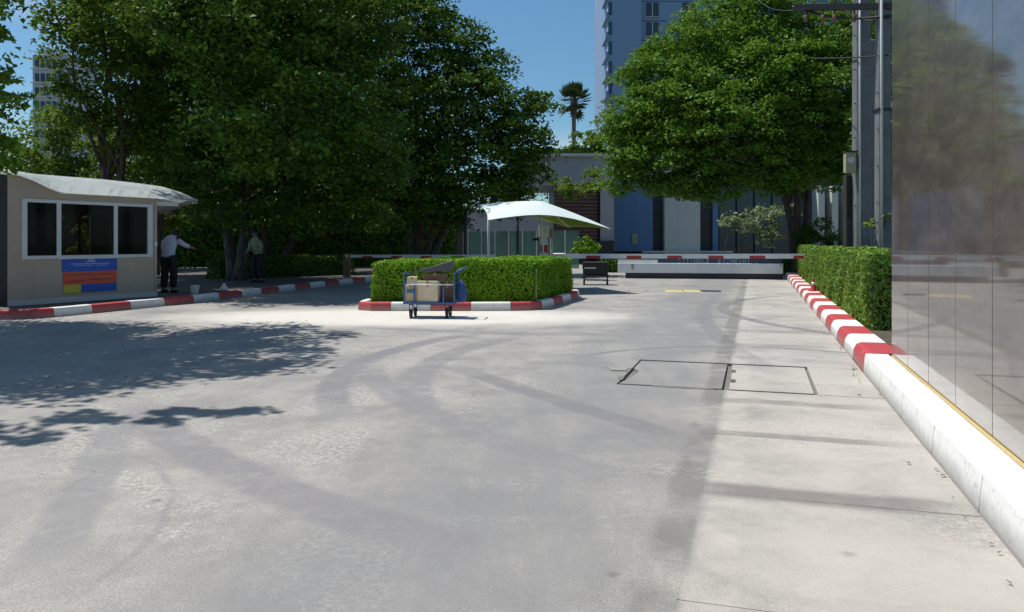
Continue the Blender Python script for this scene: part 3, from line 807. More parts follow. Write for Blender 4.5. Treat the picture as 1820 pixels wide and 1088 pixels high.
# hedges
def hedge(label, corners, z0, z1, n, leaf, mat, rough=0.05, twig_in=0.13, cat='hedge'):
    """corners: four ground points in order"""
    A = [Vector((c[0], c[1], 0)) for c in corners]
    cen = sum(A, Vector()) / 4
    root = empty('hedge', (cen.x, cen.y, z0))
    tag(root, label, cat)
    e1, e2 = (A[1] - A[0]).length, (A[2] - A[1]).length
    hz = z1 - z0
    areas = np.array([e1 * e2, e1 * hz, e2 * hz, e1 * hz, e2 * hz])
    cnt = (areas / areas.sum() * n).astype(int)
    pts, fcs = [], []
    Av = np.array([[a.x - cen.x, a.y - cen.y] for a in A])
    for fi, k in enumerate(cnt):
        u, v = RNG.random(k), RNG.random(k)
        dep = np.abs(RNG.normal(0, rough * 1.3, k)) - rough * 0.9
        if fi == 0:
            xy = (Av[0][None] * ((1 - u) * (1 - v))[:, None] + Av[1][None] * (u * (1 - v))[:, None] + Av[2][None] * (u * v)[:, None] + Av[3][None] * ((1 - u) * v)[:, None])
            z = hz - dep
            fn = np.array([0, 0, 1.1])
        else:
            a, b = Av[fi - 1], Av[fi % 4]
            ed = (b - a) / np.linalg.norm(b - a)
            nr = np.array([ed[1], -ed[0]])
            if np.dot(nr, -a) < 0: nr = -nr
            xy = a[None] * (1 - u)[:, None] + b[None] * u[:, None] + nr[None] * dep[:, None]
            z = v * hz
            fn = np.array([nr[0] * 0.9, nr[1] * 0.9, 0.25])
        wv = 0.6 * np.sin(xy[:, 0] * 2.3 + xy[:, 1] * 1.7) + 0.4 * np.sin(xy[:, 0] * 5.1 - xy[:, 1] * 4.3)
        z = z + rough * 0.95 * wv * (z / hz)
        xy = xy + (rough * 0.5 * np.sin(z[:, None] * 7 + xy[:, ::-1] * 4))
        pts.append(np.column_stack([xy, z])); fcs.append(np.tile(fn, (k, 1)))
    pts, fcs = np.concatenate(pts), np.concatenate(fcs)
    # a few stray shoots above the clipped top
    k = max(20, n // 90)
    u, v = RNG.random(k), RNG.random(k)
    xy = Av[0][None] * ((1 - u) * (1 - v))[:, None] + Av[1][None] * (u * (1 - v))[:, None] + Av[2][None] * (u * v)[:, None] + Av[3][None] * ((1 - u) * v)[:, None]
    pts = np.concatenate([pts, np.column_stack([xy, hz + RNG.uniform(0.01, 0.07, k)])])
    fcs = np.concatenate([fcs, np.tile([0, 0, 0.6], (k, 1))])
    link('foliage', leaf_mesh('foliage', pts, leaf, 0.35, 0.6, fcs), M[mat], root)
    f = 1 - 2 * twig_in / max(e1, 1e-3)
    sc = [Vector((cen.x * 0 + (a.x - cen.x), a.y - cen.y)) for a in A]
    inn = []
    for i in range(4):
        d1 = (sc[(i + 1) % 4] - sc[i]).normalized()
        d0 = (sc[i - 1] - sc[i]).normalized()
        inn.append(sc[i] + (d1 + d0) * twig_in)
    m = MB().prism([(p.x, p.y) for p in inn], 0.0, hz - twig_in)
    m.build('twigs', M['twig'], root)
    return root
hedge('clipped bright green hedge on the left half of the traffic island', [(-3.03, 17.1), (-1.28, 17.1), up((-1.28, 17.1), 5.0), up((-3.03, 17.1), 5.0)], 0.12, 0.98, 38000, 0.065, 'leaf_hedge')
hedge('clipped bright green hedge on the right half of the traffic island', [(-1.18, 17.05), (0.45, 17.0), up((0.45, 17.0), 3.7), up((-1.18, 17.05), 4.6)], 0.12, 1.01, 38000, 0.065, 'leaf_hedge')
hedge('long clipped hedge along the right kerb', [st(12.75, 1.58), st(33, 1.58), st(33, 2.28), st(12.75, 2.28)], 0.13, 1.24, 70000, 0.075, 'leaf_hedge2', 0.06, 0.15)
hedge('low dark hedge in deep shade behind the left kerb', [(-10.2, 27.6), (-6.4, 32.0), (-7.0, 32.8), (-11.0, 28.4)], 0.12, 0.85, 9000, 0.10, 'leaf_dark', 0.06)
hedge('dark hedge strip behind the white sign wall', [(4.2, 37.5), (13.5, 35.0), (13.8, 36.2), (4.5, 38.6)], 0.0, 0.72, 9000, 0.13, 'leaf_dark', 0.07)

hedge('tall dark hedge in front of the brown boundary wall', [(-20, 44.6), (-3.4, 45.6), (-3.5, 46.6), (-20, 45.6)], 0.0, 2.7, 16000, 0.22, 'leaf_dark', 0.14, 0.2)
# fan palm far away
palm = empty('fan_palm', (7.45, 95, 0.6))
tag(palm, 'distant fan palm with a round head against the sky', 'palm tree')
MB().tube([(0, 0, 0), (0.1, 0, 6), (0, 0, 12), (0.02, 0, 17.3)], [0.34, 0.28, 0.24, 0.26], 8).build('trunk', M['bark_pale'], palm)
MB().tube([(0, 0, 16.2), (0, 0, 17.0), (0.02, 0, 17.8), (0.02, 0, 18.3)], [0.30, 0.48, 0.42, 0.2], 8).build('crown_base', M['bark'], palm)
for i in range(38):
    a = i * 2.399 + random.uniform(-.2, .2)
    e = R(random.choice((75, 60, 40, 20, 5, -15, -30, -50)) + random.uniform(-8, 8))
    d = Vector((math.cos(a) * math.cos(e), math.sin(a) * math.cos(e), math.sin(e)))
    c0 = Vector((0, 0, 17.7)) + d * 1.45
    s_ = d.cross(Vector((0, 0, 1))).normalized()
    n_ = s_.cross(d)
    m = MB()
    m.bar(Vector((0, 0, 17.6)), c0, 0.05)
    nb = 11
    for k in range(nb):
        f = R(-115 + 230 * k / (nb - 1))
        dd = d * math.cos(f) + s_ * math.sin(f)
        tip = c0 + dd * (1.05 + 0.25 * math.cos(f)) + n_ * 0.12 - Vector((0, 0, 0.12))
        w = n_.cross(dd).normalized() * 0.16
        m.face([c0, c0 + dd * 0.6 + w, tip, c0 + dd * 0.6 - w])
    m.build('frond', M['leaf_palm'], palm)

# ------------------------------------------------------------------ guard booth
BA = Vector((-10.28, 16.05, 0.135))
BD = math.atan2(0.876, 0.48)
booth = empty('guard_booth', BA, BD)
tag(booth, 'small beige guard booth with white framed windows and curved pale roof', 'guard booth')
ux, uy = math.cos(BD), math.sin(BD)
def bl(px, py, off=0.0):                   # photo spot on the front face -> (distance along it, height)
    k = (px - 910) / F
    ax, ay = BA.x + uy * off, BA.y - ux * off
    l = (k * ay - ax) / (ux - k * uy)
    Y = ay + uy * l
    return l, H - (py - HOR) / F * Y - BA.z
BL = bl(279, 500)[0]
BH = 2.36
l0, zt0 = bl(38, 350); l1, zt1 = bl(270, 366)
zb = bl(150, 459)[1]
zt = (zt0 + zt1) / 2
def bbox(name, mat, x0, x1, y0, y1, z0, z1, parent=None, bev=0):
    m = MB().box(x0, x1, y0, y1, z0, z1)
    if bev: m.bevel(bev, 1)
    return m.build(name, mat, parent or booth)
# front wall around the window opening (y = depth to the back)
bbox('front_wall', M['booth'], 0, BL, 0, 0.10, 0, zb)
bbox('wall_pier', M['booth'], 0, l0, 0, 0.10, zb, zt)
bbox('wall_pier', M['booth'], l1, BL, 0, 0.10, zb, zt)
DP = 2.5
bbox('side_wall', M['booth'], BL - 0.1, BL, 0.1, 0.75, 0, BH)
bbox('side_wall', M['booth'], BL - 0.1, BL, 1.6, DP, 0, 0.9)
bbox('side_wall', M['booth'], BL - 0.1, BL, 1.6, DP, 2.0, BH)
bbox('side_wall', M['booth'], BL - 0.1, BL, 1.6, 1.68, 0.9, 2.0)
bbox('side_wall', M['booth'], BL - 0.1, BL, DP - 0.06, DP, 0.9, 2.0)
bbox('side_pane', M['glass'], BL - 0.06, BL - 0.055, 1.68, DP - 0.06, 0.9, 2.0)
bbox('side_wall', M['booth'], BL - 0.1, BL, 0.75, 1.6, 2.05, BH)
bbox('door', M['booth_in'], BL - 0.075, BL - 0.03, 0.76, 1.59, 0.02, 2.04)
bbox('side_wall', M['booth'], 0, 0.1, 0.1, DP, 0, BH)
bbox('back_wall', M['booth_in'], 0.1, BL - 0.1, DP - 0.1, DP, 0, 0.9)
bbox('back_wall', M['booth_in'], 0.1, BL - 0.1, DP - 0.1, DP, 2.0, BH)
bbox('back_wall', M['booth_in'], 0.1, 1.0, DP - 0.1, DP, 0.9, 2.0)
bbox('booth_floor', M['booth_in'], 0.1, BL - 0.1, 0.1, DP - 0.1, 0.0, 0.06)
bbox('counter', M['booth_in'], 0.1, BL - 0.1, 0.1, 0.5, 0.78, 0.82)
# ceiling, fascia following the curved roof edge
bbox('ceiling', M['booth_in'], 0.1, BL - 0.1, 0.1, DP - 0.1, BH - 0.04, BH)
edge = [(-60, 283), (5, 305), (35, 311), (60, 320), (85, 333), (110, 343), (200, 348), (280, 353), (350, 358)]
fr = [bl(px, py, 0.0) for px, py in edge]
poly = [(max(0.0, l), z) for l, z in fr if l < BL]
poly = [(0.0, bl(14, 308)[1])] + [q for q in poly if q[0] > 0.05] + [(BL, bl(279, 353)[1])]
m = MB()
lo = [m.bm.verts.new((x, 0.0, zt)) for x in (0.0, BL)]
front = [m.bm.verts.new((x, 0.0, z - 0.02)) for x, z in poly]
back = [m.bm.verts.new((x, 0.1, z - 0.02)) for x, z in poly]
lob = [m.bm.verts.new((x, 0.1, zt)) for x in (0.0, BL)]
m.bm.faces.new([lo[0], lo[1]] + list(reversed(front)))
m.bm.faces.new([lob[1], lob[0]] + back)
for a in range(len(front) - 1):
    m.bm.faces.new((front[a], front[a + 1], back[a + 1], back[a]))
m.bm.faces.new((lo[0], front[0], back[0], lob[0])); m.bm.faces.new((lo[1], lob[1], back[-1], front[-1])); m.bm.faces.new((lo[0], lob[0], lob[1], lo[1]))
m.build('fascia', M['booth'], booth)
# curved sheet roof, front edge and a higher rear edge
rear = [(-60, 280), (5, 303), (60, 309), (120, 314), (180, 318.5), (240, 325), (290, 332), (325, 343), (352, 357)]
def roof_pts(curve, off, lift=0.0):
    pts = []
    for px, py in curve:
        l, z = bl(px, py, off)
        pts.append((l, -off, z + lift))
    return pts
N_ = 24
def lerp_curve(c, n):
    at, L = resample([(a[0], a[1]) for a in c], .1)
    return [tuple(at(L * i / n)) for i in range(n + 1)]
fc = roof_pts(lerp_curve(edge, N_), 0.16)
rc = roof_pts(lerp_curve(rear, N_), -1.5)
mid_ = [((a[0] + b[0]) / 2, (a[1] + b[1]) / 2, (a[2] + b[2]) / 2 + 0.05) for a, b in zip(fc, rc)]
bc = [(b[0], -(-1.5) + 1.5, b[2] - 0.35) for b in rc]
rows = [fc, mid_, rc, bc]
m = MB()
m.grid([[Vector(p) for p in r] for r in rows])
bmesh.ops.solidify(m.bm, geom=list(m.bm.faces), thickness=0.035)
m.build('roof', M['roofw'], booth)
bbox('eave_beam', M['frame'], BL + 0.01, BL + 0.62, 0.02, 0.10, bl(300, 366)[1], bl(300, 359)[1])
bbox('corner_post', M['darkmetal'], -0.16, -0.01, 0.0, 0.14, 0, bl(8, 310)[1])
# window: frame, mullions, panes
win = MB()
fw = 0.07
win.box(l0, l1, -0.03, 0.06, zb, zb + fw); win.box(l0, l1, -0.03, 0.06, zt - fw, zt)
win.box(l0, l0 + fw * 1.5, -0.028, 0.058, zb + fw, zt - fw); win.box(l1 - fw * 1.8, l1, -0.028, 0.058, zb + fw, zt - fw)
wf = win.build('window', M['frame'], booth)
q1, q2 = bl(104, 400)[0], bl(205, 400)[0]
for q in (q1, q2):
    bbox('mullion', M['frame'], q - 0.045, q + 0.045, -0.026, 0.056, zb + fw, zt - fw, wf)
qm = bl(143, 400)[0]
bbox('sash', M['darkmetal'], qm - 0.025, qm + 0.025, 0.02, 0.05, zb + fw, zt - fw, wf)
bbox('sash', M['darkmetal'], q1 + 0.045, q2 - 0.045, 0.018, 0.052, zt - fw - 0.07, zt - fw, wf)
for a, b in ((l0 + fw * 1.5, q1 - 0.045), (q1 + 0.045, q2 - 0.045), (q2 + 0.045, l1 - fw * 1.8)):
    bbox('pane', M['glass'], a, b, 0.012, 0.017, zb + fw, zt - fw, wf)
bbox('ledge', M['frame'], q1 - 0.05, q2 + 0.05, -0.06, -0.03, zb - 0.01, zb + 0.03)
# banner below the window
banner = empty('notice_banner', booth.matrix_basis @ Vector((0, 0, 0)), BD)
tag(banner, 'blue and red notice banner hung under the booth window', 'banner')
s0, s1 = bl(110, 480)[0], bl(207, 480)[0]
zz = [bl(160, y)[1] for y in (457.5, 482, 504.5, 519)]
sy = bl(143, 500)[0]
bbox('blue_panel', M['signblue'], s0, s1, -0.022, -0.010, zz[1], zz[0], banner)
bbox('red_panel', M['signred'], s0 + 0.02, s1 - 0.01, -0.022, -0.010, zz[2], zz[1] - 0.001, banner)
bbox('yellow_panel', M['signyel'], s0 + 0.02, sy, -0.022, -0.010, zz[3], zz[2] - 0.001, banner)
bbox('blue_panel', M['signblue'], sy + 0.001, s1 - 0.01, -0.022, -0.010, zz[3], zz[2] - 0.001, banner)
m = MB()
W_ = s1 - s0
for (fx0, fx1, fz, h) in ((0.14, 0.86, 0.55, 0.016), (0.2, 0.55, 0.42, 0.012), (0.6, 0.82, 0.42, 0.012), (0.46, 0.5, 0.82, 0.10), (0.52, 0.56, 0.82, 0.10), (0.42, 0.60, 0.70, 0.02)):
    z_ = zz[1] + (zz[0] - zz[1]) * fz
    m.box(s0 + W_ * fx0, s0 + W_ * fx1, -0.0255, -0.0222, z_ - h / 2, z_ + h / 2)
m.build('faded_print', M['signpale'], banner)
m = MB()
for (fx0, fx1, fz) in ((0.08, 0.9, 0.75), (0.08, 0.4, 0.25), (0.45, 0.9, 0.35)):
    z_ = zz[2] + (zz[1] - zz[2]) * fz
    m.box(s0 + W_ * fx0, s0 + W_ * fx1, -0.0255, -0.0222, z_ - 0.012, z_ + 0.012)
m.build('faded_print', M['brown'], banner)
for q_ in (bl(60, 480)[0], bl(240, 480)[0]):
    bbox('seam_strip', M['booth'], q_ - 0.015, q_ + 0.015, -0.006, -0.0005, 0.12, zb - 0.02)
bbox('base_strip', M['concgrey'], 0, BL, -0.012, -0.0005, 0, 0.11)
MB().tube([(BL - .06, -.02, .15), (BL - .06, -.02, 2.2)], .012, 6).build('conduit', M['frame'], booth)
MB().box(BL - .10, BL - .02, -.05, -.001, 1.2, 1.32).bevel(.008, 1).build('switch_box', M['frame'], booth)
# desk fan shape seen inside the booth
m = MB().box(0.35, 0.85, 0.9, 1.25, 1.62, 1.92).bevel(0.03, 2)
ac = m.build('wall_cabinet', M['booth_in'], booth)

# ------------------------------------------------------------------ person by the booth
def skin_mesh(name, verts, edges, radii, mat, parent, sub=2, root=0):
    me = bpy.data.meshes.new(name)
    me.from_pydata(verts, edges, [])
    o = bpy.data.objects.new(name, me)
    COL.objects.link(o)
    md = o.modifiers.new('skin', 'SKIN')
    sv = me.skin_vertices[0].data
    for i, r in enumerate(radii):
        sv[i].radius = r if hasattr(r, '__len__') else (r, r)
        sv[i].use_root = (i == root)
    md.use_smooth_shade = True
    s2 = o.modifiers.new('sub', 'SUBSURF')
    s2.levels = s2.render_levels = sub
    dg = bpy.context.evaluated_depsgraph_get()
    m2 = bpy.data.meshes.new_from_object(o.evaluated_get(dg))
    bpy.data.objects.remove(o)
    m2.materials.clear()
    r_ = link(name, m2, mat, parent)
    return r_
def person(label, loc, rz, head, arm_l, arm_r, shirt, sr=1.0):
    man = empty('person', loc, rz)
    tag(man, label, 'person')
    # x right, y forward (away from the camera when rz = 0), z up
    Vb = [(0, 0, 0.93), (0, 0.03, 1.12), (0, 0.09, 1.30), (0, 0.14, 1.40), (0, head[0] * .55, head[1] - .14), (0, head[0] * .8, head[1] - .07), (0, head[0], head[1]),
          (-0.10, 0, 0.88), (-0.11, 0.03, 0.50), (-0.12, -0.02, 0.09), (-0.12, 0.14, 0.03),
          (0.10, 0, 0.88), (0.12, 0.06, 0.50), (0.13, 0.00, 0.09), (0.13, 0.16, 0.03),
          (-0.19, 0.12, 1.36), *arm_l, (0.19, 0.12, 1.36), *arm_r]
    Eb = [(0, 1), (1, 2), (2, 3), (3, 4), (4, 5), (5, 6), (0, 7), (7, 8), (8, 9), (9, 10), (0, 11), (11, 12), (12, 13), (13, 14), (3, 15), (15, 16), (16, 17), (17, 18), (3, 19), (19, 20), (20, 21), (21, 22)]
    Rb = [(.07, .05), (.06, .05), (.07, .05), (.07, .05), .052, .075, .088, .07, .06, .042, .035, .07, .06, .042, .035, .045, .038, .032, .028, .045, .038, .032, .028]
    for sx, bx in ((-1, 18), (1, 22)):
        hb, wr = Vector(Vb[bx]), Vector(Vb[bx - 1])
        d = (hb - wr).normalized()
        sd = d.cross(Vector((0, 0, 1))).normalized()
        for f, (o1, ln) in enumerate(((-.034, .05), (-.018, .078), (0, .086), (.017, .08), (.033, .064))):
            i = len(Vb)
            Vb.append(tuple(hb + sd * o1 + d * ln * .5)); Rb.append(.0095)
            Vb.append(tuple(hb + sd * o1 * 1.15 + d * ln - Vector((0, 0, .02)))); Rb.append(.008)
            Eb += [(bx, i), (i, i + 1)]
    skin_mesh('body', Vb, Eb, Rb, M['skin'], man)
    cl = tuple(Vector(Vb[16]).lerp(Vector(Vb[17]), .85)); cr2 = tuple(Vector(Vb[20]).lerp(Vector(Vb[21]), .85))
    sh = skin_mesh('shirt', [(0, 0, 0.86), (0, 0.015, 1.0), (0, 0.04, 1.15), (0, 0.09, 1.30), (0, 0.125, 1.42), (0, 0.13, 1.50)], [(0, 1), (1, 2), (2, 3), (3, 4), (4, 5)],
              [(.185, .14), (.175, .135), (.185, .14), (.22, .145), (.17, .11), (.07, .07)], M[shirt], man)
    for q, ql in (((15, 16), cl), ((19, 20), cr2)):
        s0_ = Vector(Vb[q[0]]) * .85 + Vector((0, .02, .20))
        skin_mesh('sleeve', [tuple(s0_), tuple(Vector(Vb[q[0]]).lerp(Vector(Vb[q[1]]), .4)), Vb[q[1]], ql], [(0, 1), (1, 2), (2, 3)], [.085, .078, .068, .058], M[shirt], sh)
    skin_mesh('trousers', [(0, 0, 1.02), Vb[7], Vb[8], (-.12, -.02, .12), Vb[11], Vb[12], (.13, 0, .12)], [(0, 1), (1, 2), (2, 3), (0, 4), (4, 5), (5, 6)], [(.17, .13), .125, .10, .09, .125, .10, .09], M['trouser'], man)
    for q in (Vb[9], Vb[13]):
        MB().tube([(q[0], q[1] - .06, .045), (q[0], q[1] + .02, .05), (q[0], q[1] + .12, .04), (q[0], q[1] + .19, .03)], [.045, .055, .05, .03], 8).build('shoe', M['black'], man)
    bmh = bmesh.new()
    bmesh.ops.create_icosphere(bmh, subdivisions=3, radius=0.108)
    for v in bmh.verts:
        v.co = Vector((v.co.x * 0.88, v.co.y, v.co.z))
        v.co += v.co.normalized() * random.uniform(-.003, .004)
        if v.co.y > 0.045 and v.co.z < 0.03: v.co.y = 0.045
    me = bpy.data.meshes.new('hair'); bmh.to_mesh(me); bmh.free()
    for p in me.polygons: p.use_smooth = True
    link('hair', me, M['hair'], man).location = (0, head[0] - .025, head[1] + .012)
    m = MB()
    for sx in (-1, 1):
        m.tube([(sx * .085, head[0] + .01, head[1] - .05), (sx * .100, head[0], head[1] - .02), (sx * .09, head[0] + .005, head[1] + .01)], [.012, .018, .012], 6)
    m.build('ear', M['skin'], man)
    m = MB()
    m.tube([(0, head[0] + .085, head[1] + .01), (0, head[0] + .112, head[1] - .025), (0, head[0] + .09, head[1] - .035)], [.008, .016, .012], 6)
    m.build('nose', M['skin'], man)
    return man
person('person in a white shirt and dark trousers bending with one arm out beside the booth', (-8.86, 20.3, 0.135), R(-8), (.36, 1.53),
       [(-0.24, 0.18, 1.12), (-0.20, 0.36, 0.95), (-0.19, 0.42, 0.90)], [(0.31, 0.20, 1.24), (0.43, 0.34, 1.17), (0.48, 0.39, 1.15)], 'shirt')
person('person in an olive green top standing in the dark shade beyond the left kerb', (-8.25, 25.6, 0.135), R(150), (.17, 1.60),
       [(-0.27, 0.10, 1.10), (-0.20, 0.30, 1.02), (-0.14, 0.36, 1.03)], [(0.27, 0.10, 1.10), (0.22, 0.28, 0.98), (0.18, 0.34, 0.96)], 'olive')

# white bucket and small bottle near the person
b1 = MB().tube([(0, 0, 0), (0, 0, .01), (0, 0, .2), (0, 0, .215)], [.085, .09, .115, .12], 14)
b1 = b1.build('bucket_body', M['white'])
bk = empty('bucket', (-8.05, 20.0, .135)); tag(bk, 'small white bucket by the feet of the person', 'bucket')
b1.parent = bk
MB().tube([(-.115, 0, .2), (-.09, 0, .27), (0, 0, .3), (.09, 0, .27), (.115, 0, .2)], .005, 5).build('handle', M['darkmetal'], bk)
bag = MB()
bag.tube([(0, 0, 0), (0, 0, .03), (0, 0, .1), (0, 0, .16), (0, 0, .2)], [.07, .1, .085, .03, .045], 9)
bo = bag.build('plastic_bag', M['white']); bo.location = (-7.75, 21.2, .135)
tag(bo, 'tied white plastic bag on the pavement behind the left kerb', 'bag')

# ------------------------------------------------------------------ hand cart with boxes in front of the island
CB = gp(765, 566)
cart = empty('hand_cart', (CB.x, CB.y + 0.25, 0), R(-4))
tag(cart, 'blue steel hand cart loaded with cardboard boxes in front of the island', 'hand cart')
CW, CDp = 0.50, 0.30
def cbox(name, mat, x0, x1, y0, y1, z0, z1, parent=cart, bev=0.004):
    m = MB().box(x0, x1, y0, y1, z0, z1)
    if bev: m.bevel(bev, 1)
    return m.build(name, mat, parent)
cbox('deck', M['bluesteel'], -CW, CW, -CDp, CDp, .27, .31)
for x in (-CW + .02, -0.28, 0.27, CW - .02):
    for y in ((-CDp + .02, CDp - .02) if abs(x) > .4 else (-CDp + .015,)):
        cbox('post', M['bluesteel'], x - .016, x + .016, y - .016, y + .016, .31, .64 if abs(x) < .4 else .86)
for y in (-CDp + .02, CDp - .02):
    m = MB().tube([(-CW + .02, y, .64), (CW - .02, y, .64)], .013, 6)
    m.build('rail', M['frame'] if y < 0 else M['bluesteel'], cart)
for x in (-CW + .02, CW - .02):
    MB().tube([(x, -CDp + .02, .86), (x, CDp - .02, .86)], .014, 6).build('rail', M['bluesteel'], cart)
MB().tube([(CW - .02, -CDp + .05, .86), (CW + .14, -CDp + .05, .95), (CW + .16, 0, .96), (CW + .14, CDp - .05, .95), (CW - .02, CDp - .05, .86)], .016, 7).build('push_handle', M['bluesteel'], cart)
def wheel(x, y, r):
    w = MB()
    a = [(x - .022, y, r), (x - .018, y, r), (x + .018, y, r), (x + .022, y, r)]
    w.tube(a, [r * .8, r, r, r * .8], 16)
    o = w.build('wheel', M['black'], cart)
    MB().tube([(x - .026, y, r), (x + .026, y, r)], r * .35, 10).build('hub', M['frame'], o)
    m = MB().box(x - .035, x - .028, y - .02, y + .02, r, .27).box(x + .028, x + .035, y - .02, y + .02, r, .27)
    m.build('fork', M['darkmetal'], o)
for x, y, r in ((-.36, -.22, .085), (-.36, .22, .085), (.33, -.22, .10), (.33, .22, .10)): wheel(x, y, r)
MB().bar((.33, -.22, .10), (.33, .22, .10), .03).build('axle', M['darkmetal'], cart)
MB().bar((-.3, 0, .255), (.3, 0, .255), .06, .03).bar((-.36, -.22, .258), (-.36, .22, .258), .05, .02).build('chassis', M['darkmetal'], cart)
MC = Matrix.Translation(cart.location) @ Matrix.Rotation(R(-4), 4, 'Z')
def cardbox(label, x, y, z, w, d, h, rz, mat, extra=None):
    e = empty('cardboard_box', MC @ Vector((x, y, z)), R(-4) + rz)
    tag(e, label, 'box', 'cardboard boxes on the hand cart')
    m = MB().box(-w / 2, w / 2, -d / 2, d / 2, 0, h).bevel(.006, 1)
    m.build('carton', mat, e)
    MB().box(-w / 2 - .001, w / 2 + .001, -.025, .025, h + .0005, h + .0015).box(-.025, .025, -d / 2 - .0015, -d / 2 - .0005, h * .72, h).build('tape', M['tape'], e)
    if extra: extra(e, w, d, h)
    return e
def teal(e, w, d, h): MB().box(-w / 2 + .03, w / 2 - .03, -d / 2 - .002, -d / 2 - .0008, h * .55, h * .8).build('printed_label', M['teal'], e)
cardbox('cardboard box with a teal print at the left end of the cart', -.36, -.05, .31, .22, .40, .31, 0.03, M['card'], teal)
cardbox('large pale cardboard box in the middle of the cart', -.03, -.08, .31, .40, .36, .40, -.05, M['card2'])
cardbox('small cream box lying on top of the left cart box', -.36, -.06, .62, .20, .30, .16, .12, M['card2'])
cardbox('dark brown carton at the back of the cart', .30, .10, .31, .22, .30, .36, .06, M['brown'])
cardbox('brown carton lying across the top of the middle boxes', .08, .02, .712, .42, .34, .14, .03, M['brown'])
# grey board laid over the load
g = MB().hexa([MC @ Vector(p) for p in ((-.30, -.16, .865), (.40, -.20, .905), (.40, .22, .905), (-.30, .22, .865), (-.30, -.16, .885), (.40, -.20, 1.08), (.40, .22, 1.10), (-.30, .22, .895))])
tag(g.build('wedge_cover', M['greyboard']), 'dark grey wedge shaped cover lying on top of the loaded cart', 'cover')
# blue sack hung on the right end
m = MB().tube([MC @ Vector(p) for p in ((.60, -.12, .30), (.60, -.12, .33), (.605, -.12, .45), (.60, -.12, .58), (.59, -.12, .66), (.565, -.12, .72))], [.05, .085, .095, .08, .05, .015], 12)
tag(m.build('cloth_sack', M['bluecloth']), 'blue cloth sack hanging from the right end of the cart', 'sack')

# ------------------------------------------------------------------ small things on the island
def cone(label, loc, h, mat, name='traffic_cone'):
    e = empty(name, loc); tag(e, label, 'traffic cone')
    MB().box(-h * .3, h * .3, -h * .3, h * .3, 0, h * .07).bevel(h * .02, 1).build('cone_base', M['black'] if mat != M['red'] else mat, e)
    MB().tube([(0, 0, h * .07), (0, 0, h * .1), (0, 0, h * .95), (0, 0, h)], [h * .24, h * .22, h * .06, h * .05], 14).build('cone_body', mat, e)
    MB().tube([(0, 0, h * .5), (0, 0, h * .68)], [h * .151, h * .121], 14).build('reflective_band', M['white'], e)
    return e
pc = gp(974, 532, .13)
cone('small orange traffic cone on the island kerb at the foot of the hedge', (pc.x, pc.y + .25, .16), .30, M['orange'])
pr_ = gp(1437, 518, .2)
cone('small red cone on the right kerb beside the long hedge', (pr_.x + .12, pr_.y, .205), .34, M['red'])
m = MB().tube([(0.52, 17.05, .13), (.52, 17.05, .86)], .014, 6)
tag(m.build('marker_stake', M['meter']), 'thin pale stake standing against the front of the island hedge', 'stake')

# parasol
par = empty('parasol', (1.0, 23.2, .13))
tag(par, 'white topped parasol with green lining over the traffic island', 'parasol')
L_ = lambda p: Vector(p) - par.location
peak = L_((0.85, 23.2, 2.66))
cs = [L_((-.62, 21.4, 2.03)), L_((2.80, 22.1, 1.85)), L_((2.4, 25.2, 2.15)), L_((-1.15, 24.6, 2.36))]
cs[0] = L_(pt(868, 391, 21.5)); cs[1] = L_(pt(1086, 407, 22.4)); cs[3] = L_(pt(848, 364, 24.6)); cs[2] = L_(pt(1012, 403, 25.6))
def canopy(off):
    m = MB()
    for i in range(4):
        a, b = cs[i], cs[(i + 1) % 4]
        rows = []
        for r in range(7):
            f = r / 6
            row = []
            for k in range(11):
                g_ = k / 10
                e = a.lerp(b, g_)
                mid = math.sin(math.pi * g_)
                e = e + Vector((0, 0, (.26 if i == 0 else .04) * mid)) + (peak - e) * Vector((.05, .05, 0)) * mid
                p = peak.lerp(e, f)
                p.z += .03 * math.sin(math.pi * f) + off
                row.append(p)
            rows.append(row)
        m.grid(rows)
    bmesh.ops.remove_doubles(m.bm, verts=m.bm.verts, dist=1e-4)
    return m
canopy(0).build('canopy', M['canvas'], par)
canopy(-.018).build('lining', M['lining'], par)
MB().tube([peak + Vector((0, 0, .02)), peak + Vector((0, 0, -.5)), (-.02, .05, 0)], [.02, .03, .03], 8).build('pole', M['frame'], par)
for c in cs:
    MB().bar(peak + Vector((0, 0, -.06)), c + Vector((0, 0, .0)) - (c - peak) * .02 - Vector((0, 0, .03)), .025).build('rib', M['frame'], par)
    MB().bar(peak + Vector((0, 0, -.5)), peak.lerp(c, .55) + Vector((0, 0, .03)), .02).build('strut', M['frame'], par)
MB().tube([peak, peak + Vector((0, 0, .07))], [.05, .015], 8).build('finial', M['frame'], par)
# red and white banded ticket post with camera
tp = empty('ticket_post', (1.02, 25.2, .13)); tag(tp, 'red and white banded barrier post with a camera head under the parasol', 'barrier post')
for k in range(6):
    MB().box(-.11, .11, -.11, .11, .02 + k * .24, .02 + k * .24 + .238).build('band', M['red'] if k % 2 == 0 else M['white'], tp)
MB().box(-.16, .16, -.14, .14, 1.462, 1.86).bevel(.02, 2).build('head_box', M['white'], tp)
MB().box(-.36, -.165, -.1, .02, 1.36, 1.46).bevel(.015, 1).build('camera_head', M['black'], tp)
MB().tube([(.26, 0, 0), (.26, 0, 1.7)], .03, 8).build('side_post', M['concgrey'], tp)
MB().box(.2, .33, -.1, .06, 1.45, 1.75).bevel(.01, 1).build('card_reader', M['meter'], tp)

